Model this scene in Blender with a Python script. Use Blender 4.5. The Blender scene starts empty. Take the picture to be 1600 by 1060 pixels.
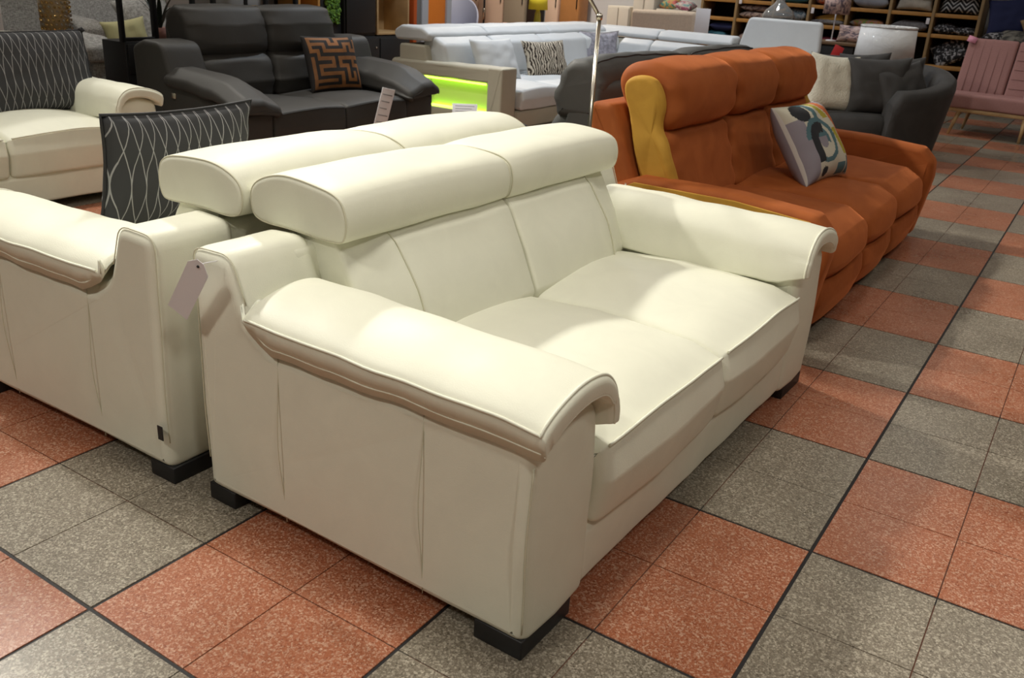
import bpy, bmesh, math, random
from mathutils import Vector, Matrix, noise
random.seed(7)
sc = bpy.context.scene
COL = sc.collection

# ------------------------------------------------------------------ camera
CR = Vector((0.83282434, 0.55053769, 0.05754883))
CU = Vector((-0.25346835, 0.28686362, 0.92383064))
CF = Vector((-0.49209492, 0.78397546, -0.37845089))
CP = Vector((0.37695956, -2.20808179, 1.41924245))
FPX = 1397.733
cd = bpy.data.cameras.new('camera'); cam = bpy.data.objects.new('camera', cd); COL.objects.link(cam)
m = Matrix.Identity(4)
for i in range(3):
    m[i][0] = CR[i]; m[i][1] = CU[i]; m[i][2] = -CF[i]; m[i][3] = CP[i]
cam.matrix_world = m
cd.sensor_fit = 'HORIZONTAL'; cd.sensor_width = 36.0; cd.lens = 36.0 * FPX / 1600.0
cd.clip_end = 60
cd.dof.use_dof = True; cd.dof.focus_distance = 2.6; cd.dof.aperture_fstop = 9.0
sc.camera = cam

# ------------------------------------------------------------------ world, exposure
w = bpy.data.worlds.new('world'); sc.world = w; w.use_nodes = True
w.node_tree.nodes['Background'].inputs[0].default_value = (0.85, 0.9, 1.0, 1)
w.node_tree.nodes['Background'].inputs[1].default_value = 0.05
sc.view_settings.view_transform = 'Standard'; sc.view_settings.look = 'None'
sc.view_settings.gamma = 1.0; sc.view_settings.use_curve_mapping = False
sc.view_settings.exposure = -1.40

# ceiling lamps of the showroom (x, y, power, size)
LAMPS = [(-5.0, -0.2, 255, 0.32), (-5.0, 2.7, 375, 0.30), (-4.9, 6.0, 190, 0.30),
         (-0.6, -0.6, 95, 0.7), (1.9, 1.4, 45, 0.6), (0.9, 4.4, 42, 0.6), (-0.6, 8.2, 42, 0.6),
         (-7.6, 2.0, 120, 0.6), (-7.6, 10.2, 330, 0.6), (-3.8, 9.4, 95, 0.6), (-1.6, -3.8, 150, 0.6), (1.8, -2.4, 80, 0.6)]
COOL = {2: (0.86, 0.93, 1.0), 9: (0.90, 0.95, 1.0), 8: (1.0, 0.88, 0.74)}
LZ = 4.15
for k, (x, y, p, s) in enumerate(LAMPS):
    ld = bpy.data.lights.new('ceiling_light', 'AREA'); ld.shape = 'DISK'; ld.size = s
    ld.energy = p; ld.color = COOL.get(k, (1.0, 0.96, 0.87))
    ld.spread = math.radians(150)
    lo = bpy.data.objects.new('ceiling_light', ld); COL.objects.link(lo); lo.location = (x, y, LZ - 0.03)
    if k < 2:      # track spots turned towards the aisle
        lo.rotation_euler = Vector((-0.6 - x, (0.3 if k == 0 else 2.9) - y, 0.4 - LZ)).to_track_quat('-Z', 'Y').to_euler(); ld.spread = math.radians(125)

# ------------------------------------------------------------------ materials
MATS = {}
def nt(name):
    mt = bpy.data.materials.new(name); mt.use_nodes = True
    t = mt.node_tree; b = t.nodes['Principled BSDF']; MATS[name] = mt
    return mt, t, b
def N(t, kind, **kw):
    n = t.nodes.new(kind)
    for k, v in kw.items():
        if k in n.inputs: n.inputs[k].default_value = v
        else: setattr(n, k, v)
    return n
def ramp(t, stops, fac=None, interp='LINEAR'):
    r = t.nodes.new('ShaderNodeValToRGB'); r.color_ramp.interpolation = interp
    el = r.color_ramp.elements
    while len(el) < len(stops): el.new(0.5)
    for e, (p, c) in zip(el, stops):
        e.position = p; e.color = (c[0], c[1], c[2], 1)
    if fac is not None: t.links.new(fac, r.inputs[0])
    return r
def bump(t, b, src, strength=0.3, dist=0.002):
    n = N(t, 'ShaderNodeBump', Strength=strength, Distance=dist)
    t.links.new(src, n.inputs['Height']); t.links.new(n.outputs[0], b.inputs['Normal']); return n
def plain(name, col, rough=0.5, metal=0.0, sheen=0.0, nscale=0, namp=0.12, bscale=0, bstr=0.2, coat=0, emit=None, spec=0.5, bd=0.002):
    mt, t, b = nt(name)
    b.inputs['Base Color'].default_value = (*col, 1); b.inputs['Roughness'].default_value = rough
    b.inputs['Metallic'].default_value = metal; b.inputs['Specular IOR Level'].default_value = spec
    if sheen:
        b.inputs['Sheen Weight'].default_value = sheen; b.inputs['Sheen Roughness'].default_value = 0.35
        b.inputs['Sheen Tint'].default_value = (*[min(1, c * 2.2 + 0.05) for c in col], 1)
    tc = N(t, 'ShaderNodeTexCoord')
    if nscale:
        nz = N(t, 'ShaderNodeTexNoise', Scale=nscale, Detail=4.0)
        t.links.new(tc.outputs['Object'], nz.inputs['Vector'])
        r = ramp(t, [(0.25, [c * (1 - namp) for c in col]), (0.75, [min(1, c * (1 + namp)) for c in col])], nz.outputs[0])
        t.links.new(r.outputs[0], b.inputs['Base Color'])
    if bscale:
        nb = N(t, 'ShaderNodeTexNoise', Scale=bscale, Detail=5.0)
        t.links.new(tc.outputs['Object'], nb.inputs['Vector']); bump(t, b, nb.outputs[0], bstr, bd)
    if emit:
        b.inputs['Emission Color'].default_value = (*emit[0], 1); b.inputs['Emission Strength'].default_value = emit[1]
    return mt
def leather(name, col, rough=0.42, pebble=260, bstr=0.16, crease=0.25):
    mt, t, b = nt(name); b.inputs['Roughness'].default_value = rough
    b.inputs['Specular IOR Level'].default_value = 0.42
    tc = N(t, 'ShaderNodeTexCoord')
    vo = N(t, 'ShaderNodeTexVoronoi', Scale=pebble); t.links.new(tc.outputs['Object'], vo.inputs['Vector'])
    nz = N(t, 'ShaderNodeTexNoise', Scale=7.0, Detail=5.0, Roughness=0.6, Distortion=0.6); t.links.new(tc.outputs['Object'], nz.inputs['Vector'])
    r = ramp(t, [(0.3, [c * 0.965 for c in col]), (0.7, [min(1, c * 1.02) for c in col])], nz.outputs[0])
    t.links.new(r.outputs[0], b.inputs['Base Color'])
    b1 = N(t, 'ShaderNodeBump', Strength=crease, Distance=0.006); t.links.new(nz.outputs[0], b1.inputs['Height'])
    b2 = N(t, 'ShaderNodeBump', Strength=bstr, Distance=0.0012); t.links.new(vo.outputs['Distance'], b2.inputs['Height'])
    t.links.new(b1.outputs[0], b2.inputs['Normal']); t.links.new(b2.outputs[0], b.inputs['Normal'])
    return mt
def weave(name, c1, c2, scale=160, rough=0.9):
    mt, t, b = nt(name); b.inputs['Roughness'].default_value = rough; b.inputs['Specular IOR Level'].default_value = 0.15
    tc = N(t, 'ShaderNodeTexCoord')
    mp = N(t, 'ShaderNodeMapping'); mp.inputs['Scale'].default_value = (1, 1, 6); t.links.new(tc.outputs['Object'], mp.inputs[0])
    n1 = N(t, 'ShaderNodeTexNoise', Scale=scale * 0.25, Detail=3.0); t.links.new(mp.outputs[0], n1.inputs['Vector'])
    mp2 = N(t, 'ShaderNodeMapping'); mp2.inputs['Scale'].default_value = (6, 6, 1); t.links.new(tc.outputs['Object'], mp2.inputs[0])
    n2 = N(t, 'ShaderNodeTexNoise', Scale=scale * 0.25, Detail=3.0); t.links.new(mp2.outputs[0], n2.inputs['Vector'])
    mx = N(t, 'ShaderNodeMath', operation='ADD'); t.links.new(n1.outputs[0], mx.inputs[0]); t.links.new(n2.outputs[0], mx.inputs[1])
    hl = N(t, 'ShaderNodeMath', operation='MULTIPLY'); hl.inputs[1].default_value = 0.5; t.links.new(mx.outputs[0], hl.inputs[0])
    r = ramp(t, [(0.4, c1), (0.6, c2)], hl.outputs[0]); t.links.new(r.outputs[0], b.inputs['Base Color'])
    bump(t, b, hl.outputs[0], 0.4, 0.002)
    return mt
def terrazzo(name, base, chip, chip2, dark):
    mt, t, b = nt(name); b.inputs['Roughness'].default_value = 0.3; b.inputs['Specular IOR Level'].default_value = 0.45
    g = N(t, 'ShaderNodeNewGeometry')
    v1 = N(t, 'ShaderNodeTexVoronoi', Scale=190.0); v2 = N(t, 'ShaderNodeTexVoronoi', Scale=330.0)
    nz = N(t, 'ShaderNodeTexNoise', Scale=2.2, Detail=5.0)
    for n in (v1, v2, nz): t.links.new(g.outputs['Position'], n.inputs['Vector'])
    sp = N(t, 'ShaderNodeSeparateColor'); t.links.new(v1.outputs['Color'], sp.inputs[0])
    r1 = ramp(t, [(0.0, base), (0.52, dark), (0.62, chip2), (0.80, chip)], sp.outputs[0], 'CONSTANT')
    sp2 = N(t, 'ShaderNodeSeparateColor'); t.links.new(v2.outputs['Color'], sp2.inputs[0])
    r2 = ramp(t, [(0.0, base), (0.45, chip2), (0.66, dark), (0.84, chip)], sp2.outputs[1], 'CONSTANT')
    mx = N(t, 'ShaderNodeMix', data_type='RGBA'); mx.inputs[0].default_value = 0.45
    t.links.new(r1.outputs[0], mx.inputs[6]); t.links.new(r2.outputs[0], mx.inputs[7])
    r3 = ramp(t, [(0.3, (0.84, 0.84, 0.84)), (0.7, (1.08, 1.08, 1.08))], nz.outputs[0])
    m2 = N(t, 'ShaderNodeMix', data_type='RGBA', blend_type='MULTIPLY'); m2.inputs[0].default_value = 1.0
    t.links.new(mx.outputs[2], m2.inputs[6]); t.links.new(r3.outputs[0], m2.inputs[7])
    t.links.new(m2.outputs[2], b.inputs['Base Color'])
    rr = ramp(t, [(0.3, (0.24,) * 3), (0.75, (0.4,) * 3)], nz.outputs[0]); t.links.new(rr.outputs[0], b.inputs['Roughness'])
    return mt

CREAM = leather('cream_leather', (0.80, 0.80, 0.665), 0.50, 300, 0.14, 0.12)
THREAD = plain('cream_thread', (0.66, 0.64, 0.49), 0.6)
CHAR = leather('charcoal_leather', (0.034, 0.032, 0.029), 0.58, 260, 0.2, 0.3)
CHARSEAM = plain('charcoal_thread', (0.012, 0.012, 0.011), 0.6)
SLATE = leather('slate_leather', (0.060, 0.060, 0.056), 0.6, 260, 0.2, 0.3)
WHITEL = leather('white_leather', (0.62, 0.64, 0.65), 0.5, 260, 0.12, 0.2)
TAUPE = leather('taupe_leather', (0.48, 0.45, 0.36), 0.5, 260, 0.12, 0.2)
def velvet(name, col, col2):
    mt, t, b = nt(name); b.inputs['Roughness'].default_value = 0.72; b.inputs['Specular IOR Level'].default_value = 0.2
    b.inputs['Sheen Weight'].default_value = 0.55; b.inputs['Sheen Roughness'].default_value = 0.4
    b.inputs['Sheen Tint'].default_value = (*[min(1, c * 1.8 + 0.03) for c in col], 1)
    tc = N(t, 'ShaderNodeTexCoord'); nz = N(t, 'ShaderNodeTexNoise', Scale=6.0, Detail=3.0, Distortion=0.8)
    t.links.new(tc.outputs['Object'], nz.inputs['Vector'])
    r = ramp(t, [(0.3, col2), (0.7, col)], nz.outputs[0]); t.links.new(r.outputs[0], b.inputs['Base Color'])
    n2 = N(t, 'ShaderNodeTexNoise', Scale=18.0, Detail=4.0); t.links.new(tc.outputs['Object'], n2.inputs['Vector'])
    bump(t, b, n2.outputs[0], 0.18, 0.008); return mt
RUST = velvet('rust_velvet', (0.38, 0.106, 0.026), (0.30, 0.078, 0.018))
MUSTARD = velvet('mustard_velvet', (0.52, 0.29, 0.045), (0.43, 0.23, 0.035))
GREYV = velvet('dark_grey_velvet', (0.055, 0.053, 0.052), (0.042, 0.041, 0.040))
PINK = weave('dusty_pink_fabric', (0.33, 0.175, 0.165), (0.39, 0.215, 0.20), 260)
GREYTW = weave('grey_tweed', (0.20, 0.195, 0.185), (0.46, 0.45, 0.43), 150)
BLACKP = plain('black_plastic', (0.010, 0.010, 0.011), 0.5)
BLACKM = plain('black_metal', (0.008, 0.008, 0.009), 0.45, 0.3)
CHROME = plain('brushed_chrome', (0.62, 0.58, 0.50), 0.22, 1.0)
OAK = plain('light_oak', (0.46, 0.30, 0.14), 0.5, nscale=9, namp=0.15)
SHELFW = plain('golden_shelf_wood', (0.44, 0.22, 0.055), 0.5, nscale=8, namp=0.15)
SHELFE = plain('pale_shelf_edge', (0.30, 0.20, 0.09), 0.55, nscale=8)
PAPER = plain('white_paper', (0.78, 0.77, 0.80), 0.7)
TILE_O = terrazzo('orange_terrazzo', (0.36, 0.118, 0.056), (0.58, 0.36, 0.25), (0.43, 0.178, 0.100), (0.25, 0.068, 0.030))
TILE_G = terrazzo('grey_terrazzo', (0.20, 0.170, 0.128), (0.49, 0.44, 0.35), (0.28, 0.245, 0.19), (0.105, 0.086, 0.062))

# ------------------------------------------------------------------ scene graph helpers
ORG = {}
def setp(o, label, cat, group=None, kind=None):
    if label: o['label'] = label
    if cat: o['category'] = cat
    if group: o['group'] = group
    if kind: o['kind'] = kind
    return o
def thing(name, label, cat, loc, rotz=0.0, org=(0, 0, 0), group=None, kind=None):
    o = bpy.data.objects.new(name, None); COL.objects.link(o); o.empty_display_size = 0.1
    o.location = loc; o.rotation_euler = (0, 0, rotz); ORG[o.name] = Vector(org)
    return setp(o, label, cat, group, kind)
def finish(bm, mat, name, smooth=True):
    bmesh.ops.recalc_face_normals(bm, faces=bm.faces[:])
    me = bpy.data.meshes.new(name)
    if smooth:
        for f in bm.faces: f.smooth = len(f.verts) <= 4
    bm.to_mesh(me); bm.free()
    for mm in (mat if isinstance(mat, (list, tuple)) else [mat]): me.materials.append(mm)
    return me
def obj(name, bm, mat, parent=None, smooth=True, label=None):
    me = finish(bm, mat, name, smooth) if isinstance(bm, bmesh.types.BMesh) else bm
    o = bpy.data.objects.new(name, me); COL.objects.link(o)
    if parent is not None:
        o.parent = parent
        if parent.name in ORG: o.location = -ORG[parent.name]
    if label: o['label'] = label
    return o
def copy_tree(o, parent=None):
    c = o.copy(); COL.objects.link(c); c.parent = parent
    for ch in list(o.children): copy_tree(ch, c)
    return c

# ------------------------------------------------------------------ mesh helpers
def rpoly(pts, step=0.06, n=5):
    """closed polygon; pts (a,b[,r]) with corner radius; long edges subdivided"""
    out = []; L = len(pts)
    for i in range(L):
        p = Vector(pts[i][:2]); r = pts[i][2] if len(pts[i]) > 2 else 0
        a = Vector(pts[i - 1][:2]) - p; b = Vector(pts[(i + 1) % L][:2]) - p
        if r <= 0: out.append(p); continue
        la, lb = a.length, b.length; a.normalize(); b.normalize()
        ang = a.angle(b, math.pi); tl = min(r / max(1e-4, math.tan(ang / 2)), la * 0.48, lb * 0.48)
        p0, p1 = p + a * tl, p + b * tl
        for k in range(n + 1):
            s = k / n
            out.append((1 - s) ** 2 * p0 + 2 * s * (1 - s) * p + s * s * p1)
    res = []
    for i in range(len(out)):
        p, q = out[i], out[(i + 1) % len(out)]; d = (q - p).length
        res.append(p); k = int(d / step)
        for j in range(1, k + 1):
            if j / (k + 1) < 1: res.append(p + (q - p) * (j / (k + 1)))
    return res
def spline(pts, n=3, step=0.05):
    P = [Vector(p[:2]) for p in pts]
    for _ in range(n):
        Q = []
        for i in range(len(P)):
            a, b_ = P[i], P[(i + 1) % len(P)]; Q += [a * .75 + b_ * .25, a * .25 + b_ * .75]
        P = Q
    return P
def inset_poly(P, d):
    L = len(P); ar = sum(P[i].x * P[(i + 1) % L].y - P[(i + 1) % L].x * P[i].y for i in range(L))
    sg = 1 if ar > 0 else -1; out = []
    for i in range(L):
        e1 = P[i] - P[i - 1]; e2 = P[(i + 1) % L] - P[i]
        if e1.length < 1e-7 or e2.length < 1e-7: out.append(P[i].copy()); continue
        e1.normalize(); e2.normalize()
        nn = Vector((-(e1.y + e2.y), e1.x + e2.x)) * sg
        if nn.length < 1e-6: out.append(P[i].copy()); continue
        nn.normalize(); out.append(P[i] + nn * d)
    return out
def mp(axis, p, t):
    return (p.x, t, p.y) if axis == 'y' else ((t, p.x, p.y) if axis == 'x' else (p.x, p.y, t))
def sweep(prof, t0, t1, r0=0.02, r1=None, axis='y', fn=None, step=0.07, k=4, bm=None, prof_step=0.06, fan=False):
    r1 = r0 if r1 is None else r1
    P = rpoly(prof, prof_step) if not isinstance(prof[0], Vector) else prof
    rings = []
    for i in range(k + 1):
        a = i / k * math.pi / 2; rings.append((t0 + r0 * (1 - math.cos(a)), r0 * (1 - math.sin(a))))
    n = max(1, int((t1 - t0 - r0 - r1) / step))
    for i in range(1, n): rings.append((t0 + r0 + (t1 - r1 - t0 - r0) * i / n, 0))
    for i in range(k, -1, -1):
        a = i / k * math.pi / 2; rings.append((t1 - r1 * (1 - math.cos(a)), r1 * (1 - math.sin(a))))
    bm = bm or bmesh.new(); VR = []
    for t, d in rings:
        Q = inset_poly(P, d) if d > 1e-6 else P
        row = []
        for p in Q:
            co = Vector(mp(axis, p, t))
            if fn: co = Vector(fn(co))
            row.append(bm.verts.new(co))
        VR.append(row)
    L = len(P)
    for a, b in zip(VR[:-1], VR[1:]):
        for i in range(L):
            bm.faces.new((a[i], a[(i + 1) % L], b[(i + 1) % L], b[i]))
    for row, t_, d_ in ((VR[0], t0, r0), (VR[-1], t1, r1)):
        if not fan: bm.faces.new(row); continue
        cen = sum((v.co for v in row), Vector()) / L; prev = row
        for sc_ in (.72, .42, .16):
            cur = [bm.verts.new(cen + (v.co - cen) * sc_) for v in row]
            for i in range(L): bm.faces.new((prev[i], prev[(i + 1) % L], cur[(i + 1) % L], cur[i]))
            prev = cur
        cv = bm.verts.new(cen)
        for i in range(L): bm.faces.new((prev[i], prev[(i + 1) % L], cv))
    return bm
def catmull(pts, n=4):
    P = [Vector(p) for p in pts]; out = []
    for i in range(len(P) - 1):
        a, b_, c, d = P[max(i - 1, 0)], P[i], P[i + 1], P[min(i + 2, len(P) - 1)]
        for k in range(n):
            t_ = k / n
            out.append(.5 * ((2 * b_) + (c - a) * t_ + (2 * a - 5 * b_ + 4 * c - d) * t_ ** 2 + (3 * b_ - a - 3 * c + d) * t_ ** 3))
    out.append(P[-1]); return out
def slab(top, bot, x0, x1, r, fn=None, step=.04, k=4):
    """draped slab: curves top/bot (y,z) swept along x, ends rounded towards the mid curve"""
    rings = []
    for i in range(k + 1):
        a = i / k * math.pi / 2; rings.append((x0 + r * (1 - math.cos(a)), r * (1 - math.sin(a))))
    n = int((x1 - x0 - 2 * r) / step)
    for i in range(1, n): rings.append((x0 + r + (x1 - x0 - 2 * r) * i / n, 0))
    for i in range(k, -1, -1):
        a = i / k * math.pi / 2; rings.append((x1 - r * (1 - math.cos(a)), r * (1 - math.sin(a))))
    bm = bmesh.new(); VR = []; m_ = len(top)
    for x, d in rings:
        row = []
        for t_, b_ in zip(top, bot):
            h = (t_ - b_).length; f = d / h if h > 1e-5 else 0
            row.append((t_ + (b_ - t_) * f, b_ + (t_ - b_) * f))
        ring = [q[0] for q in row] + [q[1] for q in reversed(row)]
        VR.append([bm.verts.new(Vector(fn(Vector((x, p.x, p.y)))) if fn else (x, p.x, p.y)) for p in ring])
    L = 2 * m_
    for a, b_ in zip(VR[:-1], VR[1:]):
        for i in range(L): bm.faces.new((a[i], a[(i + 1) % L], b_[(i + 1) % L], b_[i]))
    for row in (VR[0], VR[-1]):
        for i in range(m_ - 1): bm.faces.new((row[i], row[i + 1], row[L - 2 - i], row[L - 1 - i]))
    return bm
def tube(pts, r, seg=6, bm=None, closed=False, fn=None):
    bm = bm or bmesh.new(); pts = [Vector(fn(Vector(p)) if fn else p) for p in pts]; rows = []
    L = len(pts); up = None
    for i, p in enumerate(pts):
        if closed: d = pts[(i + 1) % L] - pts[i - 1]
        else: d = pts[min(i + 1, L - 1)] - pts[max(i - 1, 0)]
        d.normalize()
        if up is None: up = d.orthogonal().normalized()
        else:
            up = up - d * up.dot(d)
            up = up.normalized() if up.length > 1e-6 else d.orthogonal().normalized()
        s = d.cross(up); rr = r[i] if isinstance(r, (list, tuple)) else r
        rows.append([bm.verts.new(p + (up * math.cos(a) + s * math.sin(a)) * rr) for a in [2 * math.pi * j / seg for j in range(seg)]])
    R = list(zip(rows[:-1], rows[1:])) + ([(rows[-1], rows[0])] if closed else [])
    for a, b in R:
        for j in range(seg): bm.faces.new((a[j], a[(j + 1) % seg], b[(j + 1) % seg], b[j]))
    if not closed: bm.faces.new(rows[0]); bm.faces.new(rows[-1])
    return bm
def box(x0, x1, y0, y1, z0, z1, bev=0.004, bm=None):
    bm = bm or bmesh.new()
    g = bmesh.ops.create_cube(bm, size=1.0)
    for v in g['verts']:
        v.co = Vector(((x0 + x1) / 2 + v.co.x * (x1 - x0), (y0 + y1) / 2 + v.co.y * (y1 - y0), (z0 + z1) / 2 + v.co.z * (z1 - z0)))
    if bev:
        es = list({e for v in g['verts'] for e in v.link_edges})
        bmesh.ops.bevel(bm, geom=es, offset=min(bev, 0.3 * min(x1 - x0, y1 - y0, z1 - z0)), segments=2, affect='EDGES', profile=0.5)
    return bm
def lathe(prof, seg=32, bm=None, c=(0, 0, 0), closed=False):
    bm = bm or bmesh.new(); rows = []
    for r, z in prof:
        rows.append([bm.verts.new((c[0] + r * math.cos(2 * math.pi * j / seg), c[1] + r * math.sin(2 * math.pi * j / seg), c[2] + z)) for j in range(seg)])
    R = list(zip(rows[:-1], rows[1:])) + ([(rows[-1], rows[0])] if closed else [])
    for a, b in R:
        for j in range(seg): bm.faces.new((a[j], a[(j + 1) % seg], b[(j + 1) % seg], b[j]))
    if not closed:
        if prof[0][0] > 1e-5: bm.faces.new(rows[0])
        if prof[-1][0] > 1e-5: bm.faces.new(rows[-1])
    return bm
def wob(co, amp, sc_, seed=0.0):
    v = noise.noise_vector(Vector((co.x * sc_ + seed, co.y * sc_ - seed, co.z * sc_)))
    return co + v * amp
def smooth01(x): x = max(0.0, min(1.0, x)); return x * x * (3 - 2 * x)

# ------------------------------------------------------------------ pillows
def pillow_pt(u, v, w, h, t, pinch=0.10, side=1, droop=0.0):
    x = w / 2 * u * (1 - pinch * (1 - v * v)); y = h / 2 * v * (1 - pinch * (1 - u * u))
    e = max(0.0, (1 - u ** 4)) * max(0.0, (1 - v ** 4))
    z = side * t / 2 * e ** 0.55
    return Vector((x, y, z))
def pillow_mesh(w, h, t, n=20, pinch=0.10, wr=0.006, seed=0.0, color=None):
    bm = bmesh.new(); g = {}
    for s in (1, -1):
        for i in range(n + 1):
            for j in range(n + 1):
                edge = i in (0, n) or j in (0, n)
                if edge and s == -1: g[(s, i, j)] = g[(1, i, j)]; continue
                u = -math.cos(math.pi * i / n) * 0.35 + (2 * i / n - 1) * 0.65; v = -math.cos(math.pi * j / n) * 0.35 + (2 * j / n - 1) * 0.65
                p = pillow_pt(u, v, w, h, t, pinch, s)
                if not edge:
                    p.z += wr * noise.noise(Vector((u * 3 + seed, v * 3, s * 2 + seed))) * 2
                g[(s, i, j)] = bm.verts.new(p)
    for s in (1, -1):
        for i in range(n):
            for j in range(n):
                vs = [g[(s, i, j)], g[(s, i + 1, j)], g[(s, i + 1, j + 1)], g[(s, i, j + 1)]]
                f = bm.faces.new(vs if s == 1 else vs[::-1])
                if color: f.material_index = color(2 * (i + .5) / n - 1, 2 * (j + .5) / n - 1, s)
    return bm
def basis(right, up):
    r = Vector(right).normalized(); u = Vector(up); u = (u - r * u.dot(r)).normalized(); z = r.cross(u)
    M = Matrix.Identity(4)
    for i in range(3): M[i][0] = r[i]; M[i][1] = u[i]; M[i][2] = z[i]
    return M
def cushion(name, label, w, h, t, mats, center, right, up, group=None, n=20, pinch=0.10, piping=None, color=None, wr=0.006, cat='cushion'):
    bm = pillow_mesh(w, h, t, n, pinch, wr, random.random() * 9, color)
    me = finish(bm, mats, name)
    M = basis(right, up); M.translation = Vector(center)
    if piping:
        root = bpy.data.objects.new(name, None); COL.objects.link(root); root.matrix_world = M
        obj('cover', me, None, root)
        pts = []
        for (a, b) in (((-1, -1), (1, -1)), ((1, -1), (1, 1)), ((1, 1), (-1, 1)), ((-1, 1), (-1, -1))):
            for k in range(10):
                s = k / 10; pts.append(pillow_pt(a[0] + (b[0] - a[0]) * s, a[1] + (b[1] - a[1]) * s, w, h, 0, pinch))
        obj('piping', tube(pts, 0.006, 6, closed=True), piping, root)
    else:
        root = bpy.data.objects.new(name, me); COL.objects.link(root); root.matrix_world = M
    return setp(root, label, cat, group)

# ------------------------------------------------------------------ the room
CELL = 0.65; T = CELL / 2
FX0, FX1, FY0, FY1 = -20, 9, -10, 20         # cell range of the floor
fm, t, b = nt('floor_joint'); b.inputs['Roughness'].default_value = 0.6
g = N(t, 'ShaderNodeNewGeometry'); sx = N(t, 'ShaderNodeSeparateXYZ'); t.links.new(g.outputs['Position'], sx.inputs[0])
def near_line(out):
    a = N(t, 'ShaderNodeMath', operation='DIVIDE'); a.inputs[1].default_value = CELL; t.links.new(out, a.inputs[0])
    r_ = N(t, 'ShaderNodeMath', operation='ROUND'); t.links.new(a.outputs[0], r_.inputs[0])
    d = N(t, 'ShaderNodeMath', operation='SUBTRACT'); t.links.new(a.outputs[0], d.inputs[0]); t.links.new(r_.outputs[0], d.inputs[1])
    ab = N(t, 'ShaderNodeMath', operation='ABSOLUTE'); t.links.new(d.outputs[0], ab.inputs[0])
    lt = N(t, 'ShaderNodeMath', operation='LESS_THAN'); lt.inputs[1].default_value = 0.05; t.links.new(ab.outputs[0], lt.inputs[0]); return lt.outputs[0]
mxm = N(t, 'ShaderNodeMath', operation='MAXIMUM'); t.links.new(near_line(sx.outputs[0]), mxm.inputs[0]); t.links.new(near_line(sx.outputs[1]), mxm.inputs[1])
mc = N(t, 'ShaderNodeMix', data_type='RGBA'); t.links.new(mxm.outputs[0], mc.inputs[0])
mc.inputs[6].default_value = (0.13, 0.05, 0.028, 1); mc.inputs[7].default_value = (0.010, 0.009, 0.010, 1)
t.links.new(mc.outputs[2], b.inputs['Base Color'])
floor = obj('floor', box(FX0 * CELL, FX1 * CELL, FY0 * CELL, FY1 * CELL, -0.08, -0.0025, 0), fm, smooth=False)
setp(floor, 'checkered terrazzo tile floor in orange and grey', 'floor', kind='structure')
def tile_geo(bm, x0, y0, gx0, gx1, gy0, gy1, mi=0):
    """tile with chamfered top edge; g* = half joint on each side"""
    a = [(x0 + gx0, y0 + gy0), (x0 + T - gx1, y0 + gy0), (x0 + T - gx1, y0 + T - gy1), (x0 + gx0, y0 + T - gy1)]
    c = 0.0008
    s = [(c, c), (-c, c), (-c, -c), (c, -c)]
    lo = [bm.verts.new((p[0], p[1], -0.004)) for p in a]
    hi = [bm.verts.new((p[0] + q[0], p[1] + q[1], 0.0)) for p, q in zip(a, s)]
    fs = [bm.faces.new(hi)] + [bm.faces.new((lo[i], lo[(i + 1) % 4], hi[(i + 1) % 4], hi[i])) for i in range(4)]
    for f in fs: f.material_index = mi
GB, GS = 0.0042, 0.0011       # half joints: cell border, inner line
tiles = []
BLOCK = [(-1.45, -0.45, -0.8, 1.1), (-2.6, -1.6, -0.8, 1.1), (-1.6, -0.5, 1.5, 3.9), (-5.4, -4.6, -0.5, 3.8), (-3.0, -1.9, 1.6, 4.3)]
for i in range(FX0 * 2, FX1 * 2):
    for j in range(FY0 * 2, FY1 * 2):
        c = Vector(((i + .5) * T, (j + .5) * T, 0)); d = c - CP; z = d.dot(CF)
        vis = False
        if z > 0.3:
            px = 800 + FPX * d.dot(CR) / z; py = 530 - FPX * d.dot(CU) / z
            vis = -130 < px < 1730 and 60 < py < 1230
            if vis and any(q[0] < c.x < q[1] and q[2] < c.y < q[3] for q in BLOCK): vis = False
            if vis and c.x < -2.7: vis = c.y < 1.2 and c.x > -4.6
            if vis and c.x < -0.4 and 4.0 < c.y and c.x < -1.0: vis = False
        tiles.append((not vis, d.length, i, j))
tiles.sort()
bmr = bmesh.new(); meshes = {}
for k, (hid, d, i, j) in enumerate(tiles):
    par = ((i // 2) + (j // 2)) % 2
    gx0, gx1 = (GB, GS) if i % 2 == 0 else (GS, GB); gy0, gy1 = (GB, GS) if j % 2 == 0 else (GS, GB)
    if k < 300 and not hid:
        key = (i % 2, j % 2, par)
        if key not in meshes:
            bt = bmesh.new(); tile_geo(bt, 0, 0, gx0, gx1, gy0, gy1); meshes[key] = finish(bt, TILE_G if par else TILE_O, 'floor_tile', False)
        o = obj('floor_tile', meshes[key], None, floor); o.location = (i * T, j * T, 0)
    else:
        tile_geo(bmr, i * T, j * T, gx0, gx1, gy0, gy1, par)
o = obj('floor_tiles_beyond', bmr, [TILE_O, TILE_G], floor, smooth=False); o['kind'] = 'stuff'

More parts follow.
